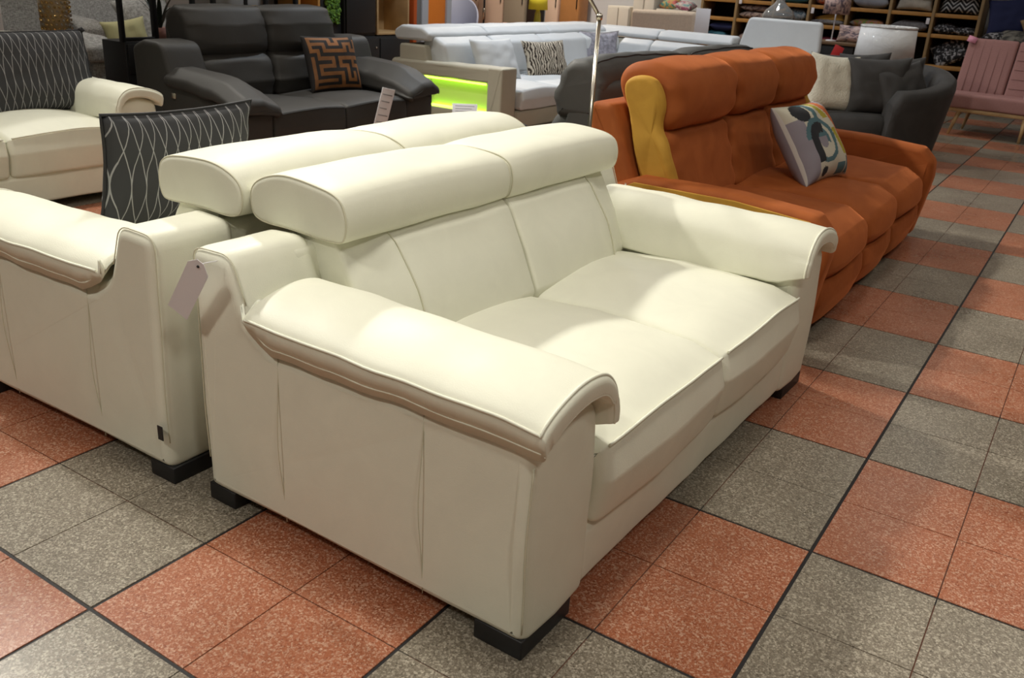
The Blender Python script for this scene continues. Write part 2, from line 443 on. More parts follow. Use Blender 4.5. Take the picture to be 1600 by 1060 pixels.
WX0, WX1, WY0, WY1, WH = -12.6, 5.6, -6.2, 12.62, 4.3
wallm = plain('pale_wall', (0.62, 0.64, 0.66), 0.85, nscale=3, namp=0.04)
darkw = plain('grey_wall', (0.30, 0.30, 0.29), 0.85, nscale=3, namp=0.05)
ceilm = plain('ceiling_paint', (0.55, 0.54, 0.50), 0.9)
for nm, dims, mt in (('wall_back', (WX0, WX1, WY1, WY1 + .15, 0, WH), wallm), ('wall_left', (WX0 - .15, WX0, WY0, WY1, 0, WH), darkw),
                     ('wall_right', (WX1, WX1 + .15, WY0, WY1, 0, WH), darkw), ('wall_front', (WX0, WX1, WY0 - .15, WY0, 0, WH), darkw),
                     ('ceiling', (WX0, WX1, WY0, WY1, WH, WH + .1), ceilm)):
    setp(obj(nm, box(*dims, 0), mt, smooth=False), nm.replace('_', ' ') + ' of the furniture showroom', 'ceiling' if nm == 'ceiling' else 'wall', kind='structure')
glow = plain('lamp_diffuser', (0.9, 0.88, 0.8), 0.5, emit=((1.0, 0.93, 0.78), 6.0))
for k, (x, y, p, s) in enumerate(LAMPS):
    L_ = thing('ceiling_lamp', 'round ceiling downlight of the showroom', 'ceiling lamp', (x, y, LZ), group='showroom ceiling lamps')
    obj('housing', lathe([(s / 2 + .03, 0.0), (s / 2 + .03, WH - LZ), (s / 2 - .01, WH - LZ), (s / 2 + .005, 0.0)], 28, closed=True), PAPER, L_)
    obj('diffuser', lathe([(s / 2, 0.012), (s / 2, 0.03)], 28), glow, L_)

# ------------------------------------------------------------------ cream leather sofas
CW = 1.965
def cream_sofa(label):
    R = thing('cream_sofa', label, 'sofa', (0, 0, 0), 0, (-0.53, CW / 2, 0), group='cream leather two-seat sofas')
    flip = lambda f: (lambda c: (lambda q: Vector((q.x, CW - q.y, q.z)))(Vector(f(c))))
    ident = lambda c: c
    obj('back_body', sweep([(-1.045, .05, .02), (-1.045, .725, .04), (-.90, .725, .03), (-.80, .2), (-.70, .05)], .2, CW - .2, .01), CREAM, R)
    arm_prof = [(-1.055, .045, .03), (-1.065, .738, .045), (-.915, .745, .06), (-.852, .585, .05), (-.78, .53, .03), (-.006, .55, .05), (-.004, .04, .03)]
    def armfn(c):
        bul = 0.014 * math.sin(math.pi * smooth01((c.z - .04) / .52))
        yy = c.y + (-bul if c.y < .1 else 0) * (1 if c.x > -.9 else .3)
        xx = c.x + (0.008 * math.sin(math.pi * (c.y / .27)) + .008 * math.sin(math.pi * (c.z / .55)) if c.x > -.06 else 0)
        zz = c.z + (.045 * math.sin(math.pi * max(0, min(1, c.y / .27))) * smooth01((c.z - .46) / .09) if c.x > -.8 else 0)
        return wob(Vector((xx, yy, zz)), .004, 5)
    pad_t = catmull([(-.027, .606), (-.012, .622), (.03, .643), (.09, .659), (.15, .665), (.21, .659), (.252, .638), (.284, .60), (.298, .55), (.304, .51), (.304, .470)])
    pad_b = catmull([(-.014, .536), (.0, .553), (.03, .578), (.09, .60), (.15, .607), (.205, .603), (.235, .588), (.255, .56), (.262, .53), (.264, .50), (.265, .466)])
    def padfn(c):
        q = c.copy()
        if q.z < .6 and q.y < .15: q.z += max(0, (-.76 - q.x) / .09) * .045
        s = smooth01((q.x + .10) / .14)
        if q.y > .2 and q.z < .57: q.z += (.57 - q.z) * .45 * s
        q.z -= .012 * s * (1 if q.z > .57 else .3)
        q.z += .003 * math.sin(q.x * 7.0) * smooth01((q.z - .5) / .15) - .006
        return wob(q, .0015 + .006 * smooth01((-.02 - q.x) / .15), 7, 2.0)
    for f in (ident, None):
        mirr = (lambda fn: fn) if f else flip
        a = obj('arm', sweep(arm_prof, 0, .276, .034, fn=mirr(armfn), k=6), CREAM, R)
        pr = inset_poly(rpoly(arm_prof, .03), .003)
        seq1 = [(p.x, .011, p.y) for p in pr if p.x < -.845 and p.y > .12 and not (p.x > -.90 and p.y < .6)]
        obj('stitching', tube(seq1, .0018, 5, fn=mirr(armfn)), THREAD, a)
        obj('stitching', tube([(-.012, .008, .07 + .42 * k / 12) for k in range(13)], .0020, 5, fn=mirr(armfn)), THREAD, a)
        for sxp in (-.745, -.285):
            obj('panel_seam', tube([(sxp - .006 * k / 12, .0012, .052 + .47 * k / 12) for k in range(13)], .0014, 5, fn=mirr(armfn)), THREAD, a)
        p = obj('arm_pad', slab(pad_t, pad_b, -.852, .034, .018, fn=mirr(padfn)), CREAM, R)
        pts = [(-.838 + .857 * k / 30, -.026, .608) for k in range(31)]
        obj('piping', tube(pts + [(.022, q.x, q.y) for q in pad_t], .0040, 6, fn=mirr(padfn)), CREAM, p)
        obj('piping', tube([(.031, b_.x * .8 + t_.x * .2, b_.y * .8 + t_.y * .2) for t_, b_ in zip(pad_t, pad_b)], .0028, 6, fn=mirr(padfn)), CREAM, p)
        obj('piping', tube([(-.80 + .822 * k / 30, -.0165, .556) for k in range(31)], .003, 6, fn=mirr(padfn)), CREAM, p)
        for (x0, x1) in ((-.135, -.002), (-1.06, -.955)):
            yy = (0.004, .215) if x1 > -.5 else (.004, .16)
            if not f: yy = (CW - yy[1], CW - yy[0])
            obj('foot', box(x0, x1, yy[0], yy[1], 0, .052, .004), BLACKP, R)
    obj('base_rail', sweep([(-.66, .05), (-.66, .22), (-.03, .235, .02), (-.004, .20, .03), (-.008, .05, .02)], .268, CW - .268, .005,
        fn=lambda c: wob(c, .004, 6)), CREAM, R)
    seat_prof = [(-.74, .22, .02), (-.74, .45, .03), (-.42, .478), (-.08, .464), (.012, .436, .018), (.034, .345, .04), (.008, .215, .03), (-.3, .2)]
    back_prof = [(-.93, .40, .02), (-.985, .755, .04), (-.815, .762, .05), (-.765, .72, .05), (-.70, .60), (-.64, .47, .04), (-.66, .38, .03)]
    head_prof = spline([(-1.10, .742), (-1.128, .79), (-1.118, .855), (-1.02, .893), (-.90, .890), (-.785, .876), (-.760, .82), (-.770, .755), (-.80, .742), (-.95, .748)])
    for q in (0, 1):
        y0, y1 = (.274, .998) if q == 0 else (1.002, CW - .274)
        yc, hw = (y0 + y1) / 2, (y1 - y0) / 2
        def seatfn(c, yc=yc, hw=hw, q=q):
            s = max(0, 1 - ((c.y - yc) / hw) ** 2)
            up = smooth01((c.z - .30) / .16)
            z = c.z + .020 * s * up * smooth01(-(c.x - .06) / .3) + .008 * s * up
            x = c.x + .016 * s * smooth01((c.x + .15) / .15)
            z -= .012 * (1 - s) * up
            return wob(Vector((x, c.y, z)), .006, 4.5, 3 + q)
        s_ = obj('seat_cushion', sweep(seat_prof, y0, y1, .03, fn=seatfn), CREAM, R)
        obj('piping', tube([(.0135, y0 + .022 + (y1 - y0 - .044) * k / 24, .440) for k in range(25)], .0042, 6, fn=seatfn), CREAM, s_)
        def backfn(c, yc=yc, hw=hw, q=q):
            out = (y0_o - c.y) if False else 0
            e = (c.y - .274) if q == 0 else (CW - .274 - c.y)
            back = .040 * (1 - smooth01((e - .05) / .14))
            s = max(0, 1 - ((c.y - yc) / hw) ** 4)
            front = smooth01((c.x + .86) / .1)
            return wob(Vector((c.x - back * front + .02 * s * front * math.sin(math.pi * smooth01((c.z - .4) / .36)), c.y, c.z)), .006, 4, 8 + q)
        b_ = obj('back_cushion', sweep(back_prof, y0, y1, .014, fn=backfn), CREAM, R)
        bp = [p for p in rpoly(back_prof, .03) if p.x > -.86 and p.y > .42 and not (p.y < .5 and p.x < -.7)]
        bp.sort(key=lambda p: -p.y)
        ys = y0 + .17 if q == 0 else y1 - .17
        obj('stitching', tube([(p.x + .002, ys, p.y) for p in bp], .0022, 5, fn=backfn), THREAD, b_)
        yi = y1 - .010 if q == 0 else y0 + .010
        obj('stitching', tube([(p.x - .004, yi, p.y) for p in bp], .0022, 5, fn=backfn), THREAD, b_)
        h0, h1 = (.250, .9985) if q == 0 else (1.0015, CW - .250)
        hc, hh = (h0 + h1) / 2, (h1 - h0) / 2
        def headfn(c, hc=hc, hh=hh, q=q):
            s = max(0, 1 - abs((c.y - hc) / hh) ** 3)
            return wob(Vector((c.x, c.y, c.z + .010 * s * smooth01((c.z - .78) / .1))), .005, 5, 14 + q)
        h_ = obj('headrest', sweep(head_prof, h0, h1, .016, fn=headfn, fan=True), CREAM, R)
        hp = inset_poly(head_prof, .003)
        for tt in (h0 + .006, h1 - .006):
            obj('piping', tube([(p.x, tt, p.y) for p in hp], .0028, 5, closed=True, fn=headfn), THREAD, h_)
    return R
A = cream_sofa('cream leather sofa in the foreground with a white hang tag, facing the aisle')
def pose(o, corner, rot):      # corner = near front bottom corner for a sofa that faces +x
    ex = Vector((math.cos(rot), math.sin(rot), 0)); ey = Vector((-math.sin(rot), math.cos(rot), 0))
    o.location = Vector(corner) + ex * -.53 + ey * (CW / 2); o.rotation_euler.z = rot
ra = math.radians(-1.0)
pose(A, (-.404, -.845, 0), ra)
B = copy_tree(A); B['label'] = 'cream leather sofa standing back to back with the foreground sofa, cut by left edge'
B.location = (-1.592 - .53, -.848 + CW / 2, 0); B.rotation_euler.z = math.pi
Cc = copy_tree(A); Cc['label'] = 'cream leather sofa at the far left beside the charcoal sofa'
Cc.location = (-4.56 - .53, .37, 0); Cc.rotation_euler.z = 0

# hang tag with its pin, and the small woven brand label on the second sofa
tg = bpy.data.objects.new('hang_tag', None); COL.objects.link(tg); setp(tg, 'white paper hang tag pinned to the foreground cream sofa', 'tag')
Mt = basis((.60, -.05, .80), (-.78, -.30, .55)); Mt.translation = Vector((-1.387, -.893, .662)); tg.matrix_world = Mt
bm = bmesh.new(); outl = [(-.10, -.030), (.075, -.030), (.100, -.008), (.100, .012), (.075, .030), (-.10, .030)]
for zz in (0, .0012): pass
lo = [bm.verts.new((x, y, 0)) for x, y in outl]; hi = [bm.verts.new((x, y, .0014)) for x, y in outl]
bm.faces.new(lo); bm.faces.new(hi)
for i in range(6): bm.faces.new((lo[i], lo[(i + 1) % 6], hi[(i + 1) % 6], hi[i]))
obj('card', bm, PAPER, tg, smooth=False)
obj('pin', lathe([(.0, -.004), (.0035, -.003), (.0035, .003), (0, .004)], 10, c=(.083, .002, .0008)), BLACKP, tg)
inv_ = Mt.inverted(); p0 = Vector((.083, .002, 0)); pw = Mt @ p0
obj('plastic_loop', tube([p0, inv_ @ Vector((pw.x, -.885, pw.z + .004)), inv_ @ Vector((pw.x + .003, -.845, pw.z + .002))], .0012, 6), PAPER, tg)
lb = obj('brand_label', box(-.011, .011, -.0025, .0, -.022, .022, .0008), BLACKP); lb.location = (-1.607, -.862, .172)
setp(lb, 'small black woven label sewn low on the second cream sofa', 'label')

# ------------------------------------------------------------------ charcoal and slate recliner sofas
def recliner(name, label, W, AW, mat, seam, loc, rot, button=True, hz=1.06, wing=True):
    R = thing(name, label, 'sofa', loc, rot, (-.55, W / 2, 0))
    arm_prof = [(-1.08, .05, .03), (-1.10, .80, .06), (-.98, .855, .08), (-.78, .845, .10), (-.69, .60, .10), (-.12, .50, .05), (-.06, .44, .05), (-.065, .05, .03)]
    if not wing: arm_prof = [(-1.0, .05, .03), (-1.0, .50, .06), (-.12, .48, .05), (-.06, .42, .05), (-.065, .05, .03)]
    pad_prof = [(-.025, .575, .03), (-.03, .63, .04), (.06, .69, .07), (AW * .62, .69, .07), (AW + .035, .62, .06), (AW + .05, .50, .03), (AW - .01, .475, .03), (AW - .04, .56, .03), (.05, .56, .02)]
    def padfn(c):
        q = c.copy(); u = (q.x + .76) / .8
        q.z -= (.085 if wing else .13) * max(0, u) * (1 if q.z > .54 else .55)
        q.z -= .055 * smooth01((q.x + .25) / .26) * (1 if q.z > .5 else .6)
        q.z += .02 * math.sin(math.pi * max(0, min(1, u))) * smooth01((q.z - .55) / .1)
        return wob(q, .010, 7, 4)
    flip = lambda f: (lambda c: (lambda q: Vector((q.x, W - q.y, q.z)))(Vector(f(c))))
    for side in (0, 1):
        mirr = (lambda fn: fn) if side == 0 else flip
        a = obj('arm', sweep(arm_prof, 0, AW, .03, fn=mirr(lambda c: wob(c, .005, 5))), mat, R)
        obj('panel_seam', tube([(-.16, .0005, .08 + .44 * k / 10) for k in range(11)], .003, 5, fn=mirr(lambda c: wob(c, .005, 5))), seam, a)
        obj('arm_pad', sweep(pad_prof, -.77, .0, .045, axis='x', fn=mirr(padfn), prof_step=.04), mat, R)
        if side == 0 and button:
            obj('recline_switch', box(-.69, -.65, -.012, .01, .49, .53, .004), CHROME, a, label='small chrome recline switch')
        for x0 in (-1.05, -.12):
            yy = (.03, .12) if side == 0 else (W - .12, W - .03)
            obj('foot', box(x0, x0 + .09, yy[0], yy[1], 0, .055, .004), BLACKP, R)
    obj('back_shell', sweep([(-1.10, .06, .03), (-1.14, hz - .10, .06), (-.99, hz - .08, .04), (-.85, .3), (-.85, .06)], AW - .02, W - AW + .02, .02), mat, R)
    ns = 2; sw = (W - 2 * AW) / ns
    for q in range(ns):
        y0, y1 = AW + sw * q + .003, AW + sw * (q + 1) - .003; yc, hw = (y0 + y1) / 2, sw / 2
        def sfn(c, yc=yc, hw=hw, q=q):
            s = max(0, 1 - ((c.y - yc) / hw) ** 2); up = smooth01((c.z - .3) / .12)
            return wob(Vector((c.x + .02 * s * smooth01((c.x + .2) / .2), c.y, c.z + .025 * s * up)), .007, 5, q)
        s_ = obj('seat_cushion', sweep([(-.86, .2, .02), (-.86, .43, .03), (-.40, .452), (-.13, .445), (-.065, .425, .02), (-.055, .33, .03), (-.065, .08, .03), (-.4, .07)], y0, y1, .03, fn=sfn), mat, R)
        obj('seam', tube([(-.060, y0 + .01 + (y1 - y0 - .02) * k / 20, .415) for k in range(21)], .0035, 5, fn=sfn), seam, s_)
        def bfn(c, yc=yc, hw=hw, q=q):
            s = max(0, 1 - abs((c.y - yc) / hw) ** 3)
            r = Vector((c.x - .05 * (1 - s), c.y, c.z + (.012 * s if c.z > .9 else 0)))
            r.x += .010 * math.sin(c.z * 60 + q) * (1 - s) ** 1.5
            return wob(r, .010, 6, 5 + q)
        obj('lumbar_cushion', sweep([(-.98, .40, .03), (-.98, .76, .03), (-.86, .765, .05), (-.785, .70, .06), (-.74, .55, .08), (-.76, .42, .05)], y0, y1, .05, fn=bfn), mat, R)
        h_ = obj('head_cushion', sweep([(-1.06, .73, .04), (-1.10, hz - .06, .07), (-1.0, hz + .015, .08), (-.88, hz, .08), (-.82, hz - .12, .08), (-.795, .80, .06), (-.84, .735, .04)], y0 - (.03 if q == 0 else 0), y1 + (.03 if q == ns - 1 else 0), .05, fn=bfn), mat, R)
        obj('seam', tube([(-1.035, y0 + .02 + (y1 - y0 - .04) * k / 20, hz - .001) for k in range(21)], .0045, 5, fn=bfn), seam, h_)
    return R
D = recliner('charcoal_sofa', 'charcoal leather recliner sofa holding a brown maze-pattern cushion', 2.08, .33, CHAR, CHARSEAM, (-4.30 - .55, 1.79 + 1.04, 0), 0)
G = recliner('slate_sofa', 'slate grey leather sofa seen from behind, back to back with the orange sofa', 2.85, .24, SLATE, CHARSEAM, (-1.80 - .59, 1.74 + 1.425, 0), math.pi, hz=1.02, wing=False)

# ------------------------------------------------------------------ rust orange velvet recliner sofa
FO = (-.45, 1.45, 0)
R = thing('orange_velvet_sofa', 'rust orange velvet three-seat sofa with mustard side panels', 'sofa', (-1.0, 2.72, 0), 0, (-1.0, 2.72, 0))
def F(prof): return [(p[0] - .45,) + tuple(p[1:]) for p in prof]
arm_o = F([(-.95, .04, .03), (-1.0, .55, .06), (-.86, .605, .05), (-.40, .605), (-.06, .575, .06), (.015, .50, .07), (.022, .40), (-.03, .03, .03)])
for (y0, y1, side) in ((1.46, 1.60, 0), (3.78, 3.92, 1)):
    def af(c, side=side, y0=y0, y1=y1):
        u = (c.y - y0) / (y1 - y0); o_ = (1 - u) if side == 0 else u
        return wob(Vector((c.x, c.y + (.02 * (1 if side else -1)) * math.sin(math.pi * smooth01((c.z) / .62)), c.z)), .004, 5)
    a = obj('arm', sweep(arm_o, y0, y1, .035, fn=af), RUST, R)
    yo = y0 - .019 if side == 0 else y1 + .019
    band = F([(-.93, .548, .005), (-.87, .582, .006), (-.40, .582), (-.07, .552, .02), (-.02, .50, .02), (-.02, .46), (-.05, .46), (-.09, .52, .02), (-.40, .545), (-.86, .545)])
    obj('side_band', sweep(band, min(yo, yo + .012) - .006, max(yo, yo + .012) - .006, .003, fn=lambda c: c, k=2), MUSTARD, a, label='mustard velvet band under the arm top')
    for x0 in (-1.45, -.62):
        obj('foot', box(x0, x0 + .06, (y0 + y1) / 2 - .03, (y0 + y1) / 2 + .03, 0, .04, .004), BLACKP, R)
SY = [1.60, 2.37, 3.02, 3.78]
obj('base', box(-1.50, -.52, 1.58, 3.80, .045, .22, .02), RUST, R)
shell = obj('back_shell', sweep([(-1.42, .05, .03), (-1.62, .86, .05), (-1.60, .90, .03), (-1.50, .90, .04), (-1.30, .45, .03), (-1.25, .05, .03)], 1.50, 3.88, .03), RUST, R)
for q in range(3):
    y0, y1 = SY[q] + .002, SY[q + 1] - .002; yc, hw = (y0 + y1) / 2, (y1 - y0) / 2
    def sfn(c, yc=yc, hw=hw, q=q):
        s = max(0, 1 - abs((c.y - yc) / hw) ** 2.5); up = smooth01((c.z - .28) / .18)
        return wob(Vector((c.x + (.035 * s - .01) * smooth01((c.x + .75) / .3), c.y, c.z + (.035 * s - .012) * up)), .006, 5, q)
    obj('seat_cushion', sweep(F([(-.85, .24, .02), (-.85, .46, .03), (-.45, .478), (-.12, .462, .05), (-.015, .40, .07), (.0, .30, .05), (-.04, .25, .03), (-.4, .23)]), y0, y1, .035, fn=sfn), RUST, R)
    def pfn(c, yc=yc, hw=hw, q=q):
        s = max(0, 1 - abs((c.y - yc) / hw) ** 3)
        return wob(Vector((c.x + .02 * s * smooth01((c.x + .6) / .1), c.y, c.z)), .004, 5, q)
    obj('footrest_panel', sweep(F([(-.12, .05, .02), (-.12, .25, .02), (-.02, .25, .03), (-.008, .16, .05), (-.04, .05, .03)]), y0, y1, .025, fn=pfn), RUST, R)
    ya, yb = (1.60 if q == 0 else y0), (3.78 if q == 2 else y1)
    def bfn(c, yc=yc, hw=hw, q=q):
        s = max(0, 1 - abs((c.y - yc) / hw) ** 3.0); fr = smooth01((c.x + 1.42) / .12)
        edge = max(abs((c.y - yc) / hw) - .72, 0) / .28
        r = Vector((c.x + (.025 * s - .03) * fr + .008 * math.sin(c.z * 52 + q * 2) * edge * fr, c.y, c.z + (.014 * s if c.z > .95 else 0)))
        return wob(r, .007, 6, 3 + q)
    lum = [(-1.35, .42, .03), (-1.42, .82, .03), (-1.31, .83, .04), (-1.235, .78, .06), (-1.18, .62, .08), (-1.13, .46, .05), (-1.17, .41, .03)]
    obj('lumbar_cushion', sweep(lum, ya, yb, .05, fn=bfn, k=6, step=.03, prof_step=.02), RUST, R)
    hd = spline([(-1.42, .79), (-1.50, .90), (-1.55, 1.0), (-1.48, 1.08), (-1.32, 1.085), (-1.215, 1.03), (-1.19, .92), (-1.215, .81), (-1.29, .79)])
    obj('head_roll', sweep(hd, ya, yb, .055, fn=bfn, k=6, step=.03, fan=True), RUST, R)
for (ys, d) in ((1.575, -1), (3.795, 1)):
    g_ = obj('side_gusset', sweep(spline([(p_[0], p_[1]) for p_ in [(-1.32, .47, .04), (-1.415, .80, .05), (-1.485, .975, .05), (-1.43, 1.035, .05), (-1.32, 1.03, .06), (-1.265, .94, .05), (-1.285, .815, .03), (-1.22, .74, .05), (-1.16, .56, .05), (-1.14, .47, .04)]], 3), ys - .035, ys + .03, .026, fan=True, k=6,
        fn=lambda c: wob(Vector((c.x, c.y - .008 * math.cos(c.z * 18), c.z)), .005, 9)), MUSTARD, R, label='mustard velvet side panel of the backrest')

# ------------------------------------------------------------------ white corner sofa with lit arm
R = thing('white_corner_sofa', 'white leather corner sofa with a glowing green light panel in its arm', 'sofa', (-4.8, 6.5, 0), 0, (-4.8, 6.5, 0))
LEDM = plain('green_light_strip', (0.5, 0.9, 0.1), 0.4, emit=((0.50, 1.0, 0.06), 16.0))
LEDP = plain('green_backlit_panel', (0.5, 0.6, 0.2), 0.5, emit=((0.42, 0.62, 0.06), 0.8))
arm = obj('arm', sweep([(-5.50, .06, .02), (-5.50, .46), (-4.40, .46), (-4.40, .06)], 4.79, 4.93, .01), WHITEL, R)
obj('arm_cap', sweep([(-5.54, .47, .03), (-5.54, .60, .05), (-4.26, .615, .03), (-4.26, .47, .01)], 4.70, 4.945, .03, fn=lambda c: wob(c, .005, 5)), TAUPE, R)
obj('arm_post', sweep([(-4.40, .06, .02), (-4.40, .615, .02), (-4.235, .618, .02), (-4.235, .06, .02)], 4.70, 4.95, .02), TAUPE, R)
obj('arm_plinth', box(-5.50, -4.40, 4.72, 4.93, .06, .20, .01), TAUPE, R)
obj('arm_plinth_end', box(-5.54, -5.47, 4.71, 4.93, .06, .47, .01), TAUPE, R)
obj('light_panel', sweep([(-5.46, .225, .01), (-5.46, .455, .01), (-4.405, .455, .01), (-4.405, .225, .01)], 4.765, 4.79, .006), LEDP, R)
obj('light_strip', box(-5.44, -4.42, 4.715, 4.728, .455, .470, .002), LEDM, R)
obj('light_strip', box(-5.44, -4.42, 4.728, 4.764, .203, .220, .002), LEDM, R)
obj('base', box(-5.42, -4.20, 4.95, 8.62, .07, .23, .02), TAUPE, R)
obj('base_return', box(-4.20, -2.45, 7.50, 8.62, .07, .23, .02), TAUPE, R)
for (x, y) in ((-4.28, 4.78), (-5.45, 4.78), (-5.40, 8.5), (-2.55, 7.6), (-2.55, 8.5)):
    obj('foot', box(x - .05, x + .05, y - .05, y + .05, 0, .07, .004), BLACKP, R)
obj('back_body', sweep([(-5.45, .08, .03), (-5.45, .74, .03), (-5.14, .74, .03), (-5.05, .3), (-5.05, .08)], 4.72, 8.7, .02), TAUPE, R)
obj('back_body_return', sweep([(8.72, .08, .03), (8.72, .74, .03), (8.45, .74, .03), (8.35, .3), (8.35, .08)], -5.4, -2.5, .02, axis='x'), TAUPE, R)
for (y0, y1) in ((4.96, 5.66), (5.66, 6.55), (6.55, 7.45)):
    yc, hw = (y0 + y1) / 2, (y1 - y0) / 2
    sf = lambda c, yc=yc, hw=hw: wob(Vector((c.x, c.y, c.z + .02 * max(0, 1 - ((c.y - yc) / hw) ** 2) * smooth01((c.z - .3) / .1))), .006, 5)
    obj('seat_cushion', sweep([(-5.0, .24, .02), (-5.0, .42, .03), (-4.6, .435), (-4.19, .415, .03), (-4.165, .33, .03), (-4.185, .235, .02)], y0 + .003, y1 - .003, .03, fn=sf), WHITEL, R)
for (y0, y1) in ((4.80, 5.68), (5.68, 6.62), (6.62, 7.56), (7.56, 8.40)):
    yc, hw = (y0 + y1) / 2, (y1 - y0) / 2
    bf = lambda c, yc=yc, hw=hw: wob(Vector((c.x + .03 * max(0, 1 - abs((c.y - yc) / hw) ** 3) * smooth01((c.x + 5.2) / .1), c.y, c.z)), .007, 5)
    obj('back_cushion', sweep([(-5.18, .40, .03), (-5.24, .80, .03), (-5.10, .815, .05), (-4.98, .76, .06), (-4.90, .44, .05)], y0 + .003, y1 - .003, .04, fn=bf), WHITEL, R)
for (y0, y1) in ((4.74, 5.72), (5.72, 6.95), (6.95, 8.3)):
    obj('headrest', sweep([(-5.52, .77, .04), (-5.55, .85, .05), (-5.45, .905, .06), (-5.20, .895, .06), (-5.10, .84, .05), (-5.12, .775, .03)], y0 + .003, y1 - .003, .03, fn=lambda c: wob(c, .006, 5)), WHITEL, R)
for (x0, x1) in ((-5.0, -4.2), (-4.2, -3.36), (-3.36, -2.50)):
    obj('seat_cushion', sweep([(8.30, .24, .02), (8.30, .42, .03), (7.9, .435), (7.50, .415, .03), (7.48, .33, .03), (7.5, .235, .02)], x0 + .003, x1 - .003, .03, axis='x'), WHITEL, R)
for (x0, x1) in ((-4.92, -4.50), (-4.50, -3.52), (-3.52, -2.54)):
    obj('back_cushion', sweep([(8.46, .40, .03), (8.52, .74, .03), (8.38, .755, .05), (8.28, .70, .06), (8.20, .44, .05)], x0 + .003, x1 - .003, .04, axis='x', fn=lambda c: wob(c, .006, 5)), WHITEL, R)
for (x0, x1) in ((-5.35, -4.48), (-4.48, -3.52)):
    obj('headrest', sweep([(8.78, .76, .03), (8.80, .83, .04), (8.70, .875, .05), (8.50, .865, .05), (8.42, .80, .04), (8.44, .762, .02)], x0 + .003, x1 - .003, .03, axis='x'), WHITEL, R)
obj('raised_headrest', sweep([(-3.50, .75, .05), (-3.44, 1.10, .06), (-2.58, 1.10, .06), (-2.54, .75, .05)], 8.58, 8.68, .03, axis='y', fn=lambda c: Vector((c.x, c.y + (c.z - .75) * .25, c.z))), WHITEL, R)

# ------------------------------------------------------------------ dark grey barrel chair
HC = Vector((-1.78, 6.95, 0))
R = thing('barrel_chair', 'dark grey velvet barrel chair piled with cushions behind the orange sofa', 'armchair', HC)
bm = bmesh.new(); rows = []
a0, a1 = math.radians(-52), math.radians(222); NN = 56
for i in range(NN + 1):
    u = i / NN; a = a0 + (a1 - a0) * u; e = min(u, 1 - u) * 2
    h = .66 + .17 * smooth01(e * 1.3)
    h -= .22 * (1 - smooth01(min(u, 1 - u) / .018)) * .5
    row = []
    for (off, z) in ((.02, .04), (.0, .10), (.02, .35), (.04, h - .10), (.03, h - .035), (-.01, h - .006), (-.055, h), (-.10, h - .008), (-.135, h - .04), (-.15, h - .12), (-.15, .35), (-.15, .04)):
        rx, ry = .92 + off * 1.0 - .06 * (1 - z / .8), .78 + off - .06 * (1 - z / .8)
        row.append(bm.verts.new((rx * math.cos(a), ry * math.sin(a), z)))
    rows.append(row)
for p, q in zip(rows[:-1], rows[1:]):
    for j in range(len(p)): bm.faces.new((p[j], p[(j + 1) % len(p)], q[(j + 1) % len(p)], q[j]))
bm.faces.new(rows[0]); bm.faces.new(rows[-1])
obj('tub', bm, GREYV, R)
obj('seat_cushion', lathe([(.0, .18), (.70, .18), (.74, .22), (.75, .38), (.70, .43), (.4, .45), (0, .455)], 40), GREYV, R)
obj('swivel_base', lathe([(.0, 0.0), (.40, 0.0), (.42, .02), (.40, .05), (.1, .06), (0, .06)], 32), BLACKM, R)

# ------------------------------------------------------------------ dusty pink sofa bed
PA = math.radians(-5)
R = thing('pink_sofa_bed', 'dusty pink fabric sofa bed with channel-stitched back and splayed wooden legs', 'sofa', (-1.27, 9.25, 0), PA)
PW = 1.9
obj('seat', sweep([(.0, .30, .03), (-.01, .46, .04), (.72, .44, .03), (.72, .30, .02)], 0, PW, .03, axis='x', fn=lambda c: wob(c, .004, 4)), PINK, R)
for k, (x0, x1) in enumerate(((0.0, .53), (.54, PW))):
    n = 5
    prof = [(.52, .42, .03), (.72, 1.03, .05), (.82, 1.02, .04), (.66, .40, .03)]
    bk = obj('backrest', sweep(prof, x0, x1, .03, axis='x', fn=lambda c: wob(c, .003, 4)), PINK, R)
    nrm = Vector((-.61, .20)).normalized()
    for j in range(1, 6):
        if k == 0:
            xx = x0 + (x1 - x0) * j / 6
            pts = [(xx, .52 + .20 * s / 8 + nrm.x * .002, .44 + .57 * s / 8) for s in range(9)]
        else:
            s = j / 6; pts = [(x0 + .03 + (x1 - x0 - .06) * q / 8, .52 + .20 * s + nrm.x * .002, .42 + .61 * s) for q in range(9)]
        obj('channel_seam', tube(pts, .0045, 5), plain('pink_seam', (.29, .155, .145), .9) if 'pink_seam' not in MATS else MATS['pink_seam'], bk)
obj('rail', box(.02, PW - .02, .03, .07, .255, .30, .008), OAK, R)
obj('rail', box(.02, PW - .02, .62, .66, .255, .30, .008), OAK, R)
for (x, y, sx_, sy_) in ((.22, .06, -.06, -.05), (PW / 2 - .05, .06, .0, -.06), (PW - .2, .06, .06, -.05), (.22, .62, -.06, .05), (PW - .2, .62, .06, .05)):
    obj('leg', tube([(x, y, .27), (x + sx_, y + sy_, 0.0)], [.026, .014], 12), OAK, R)
tagp = obj('pink_tag', box(-.05, .05, -.001, .001, -.035, .035, 0), plain('pink_paper', (.72, .30, .42), .7)); tagp.location = (-1.17, 9.925, 1.01); tagp.rotation_euler = (math.radians(-22), .25, PA)
setp(tagp, 'small pink paper tag on the top edge of the pink sofa bed', 'tag')

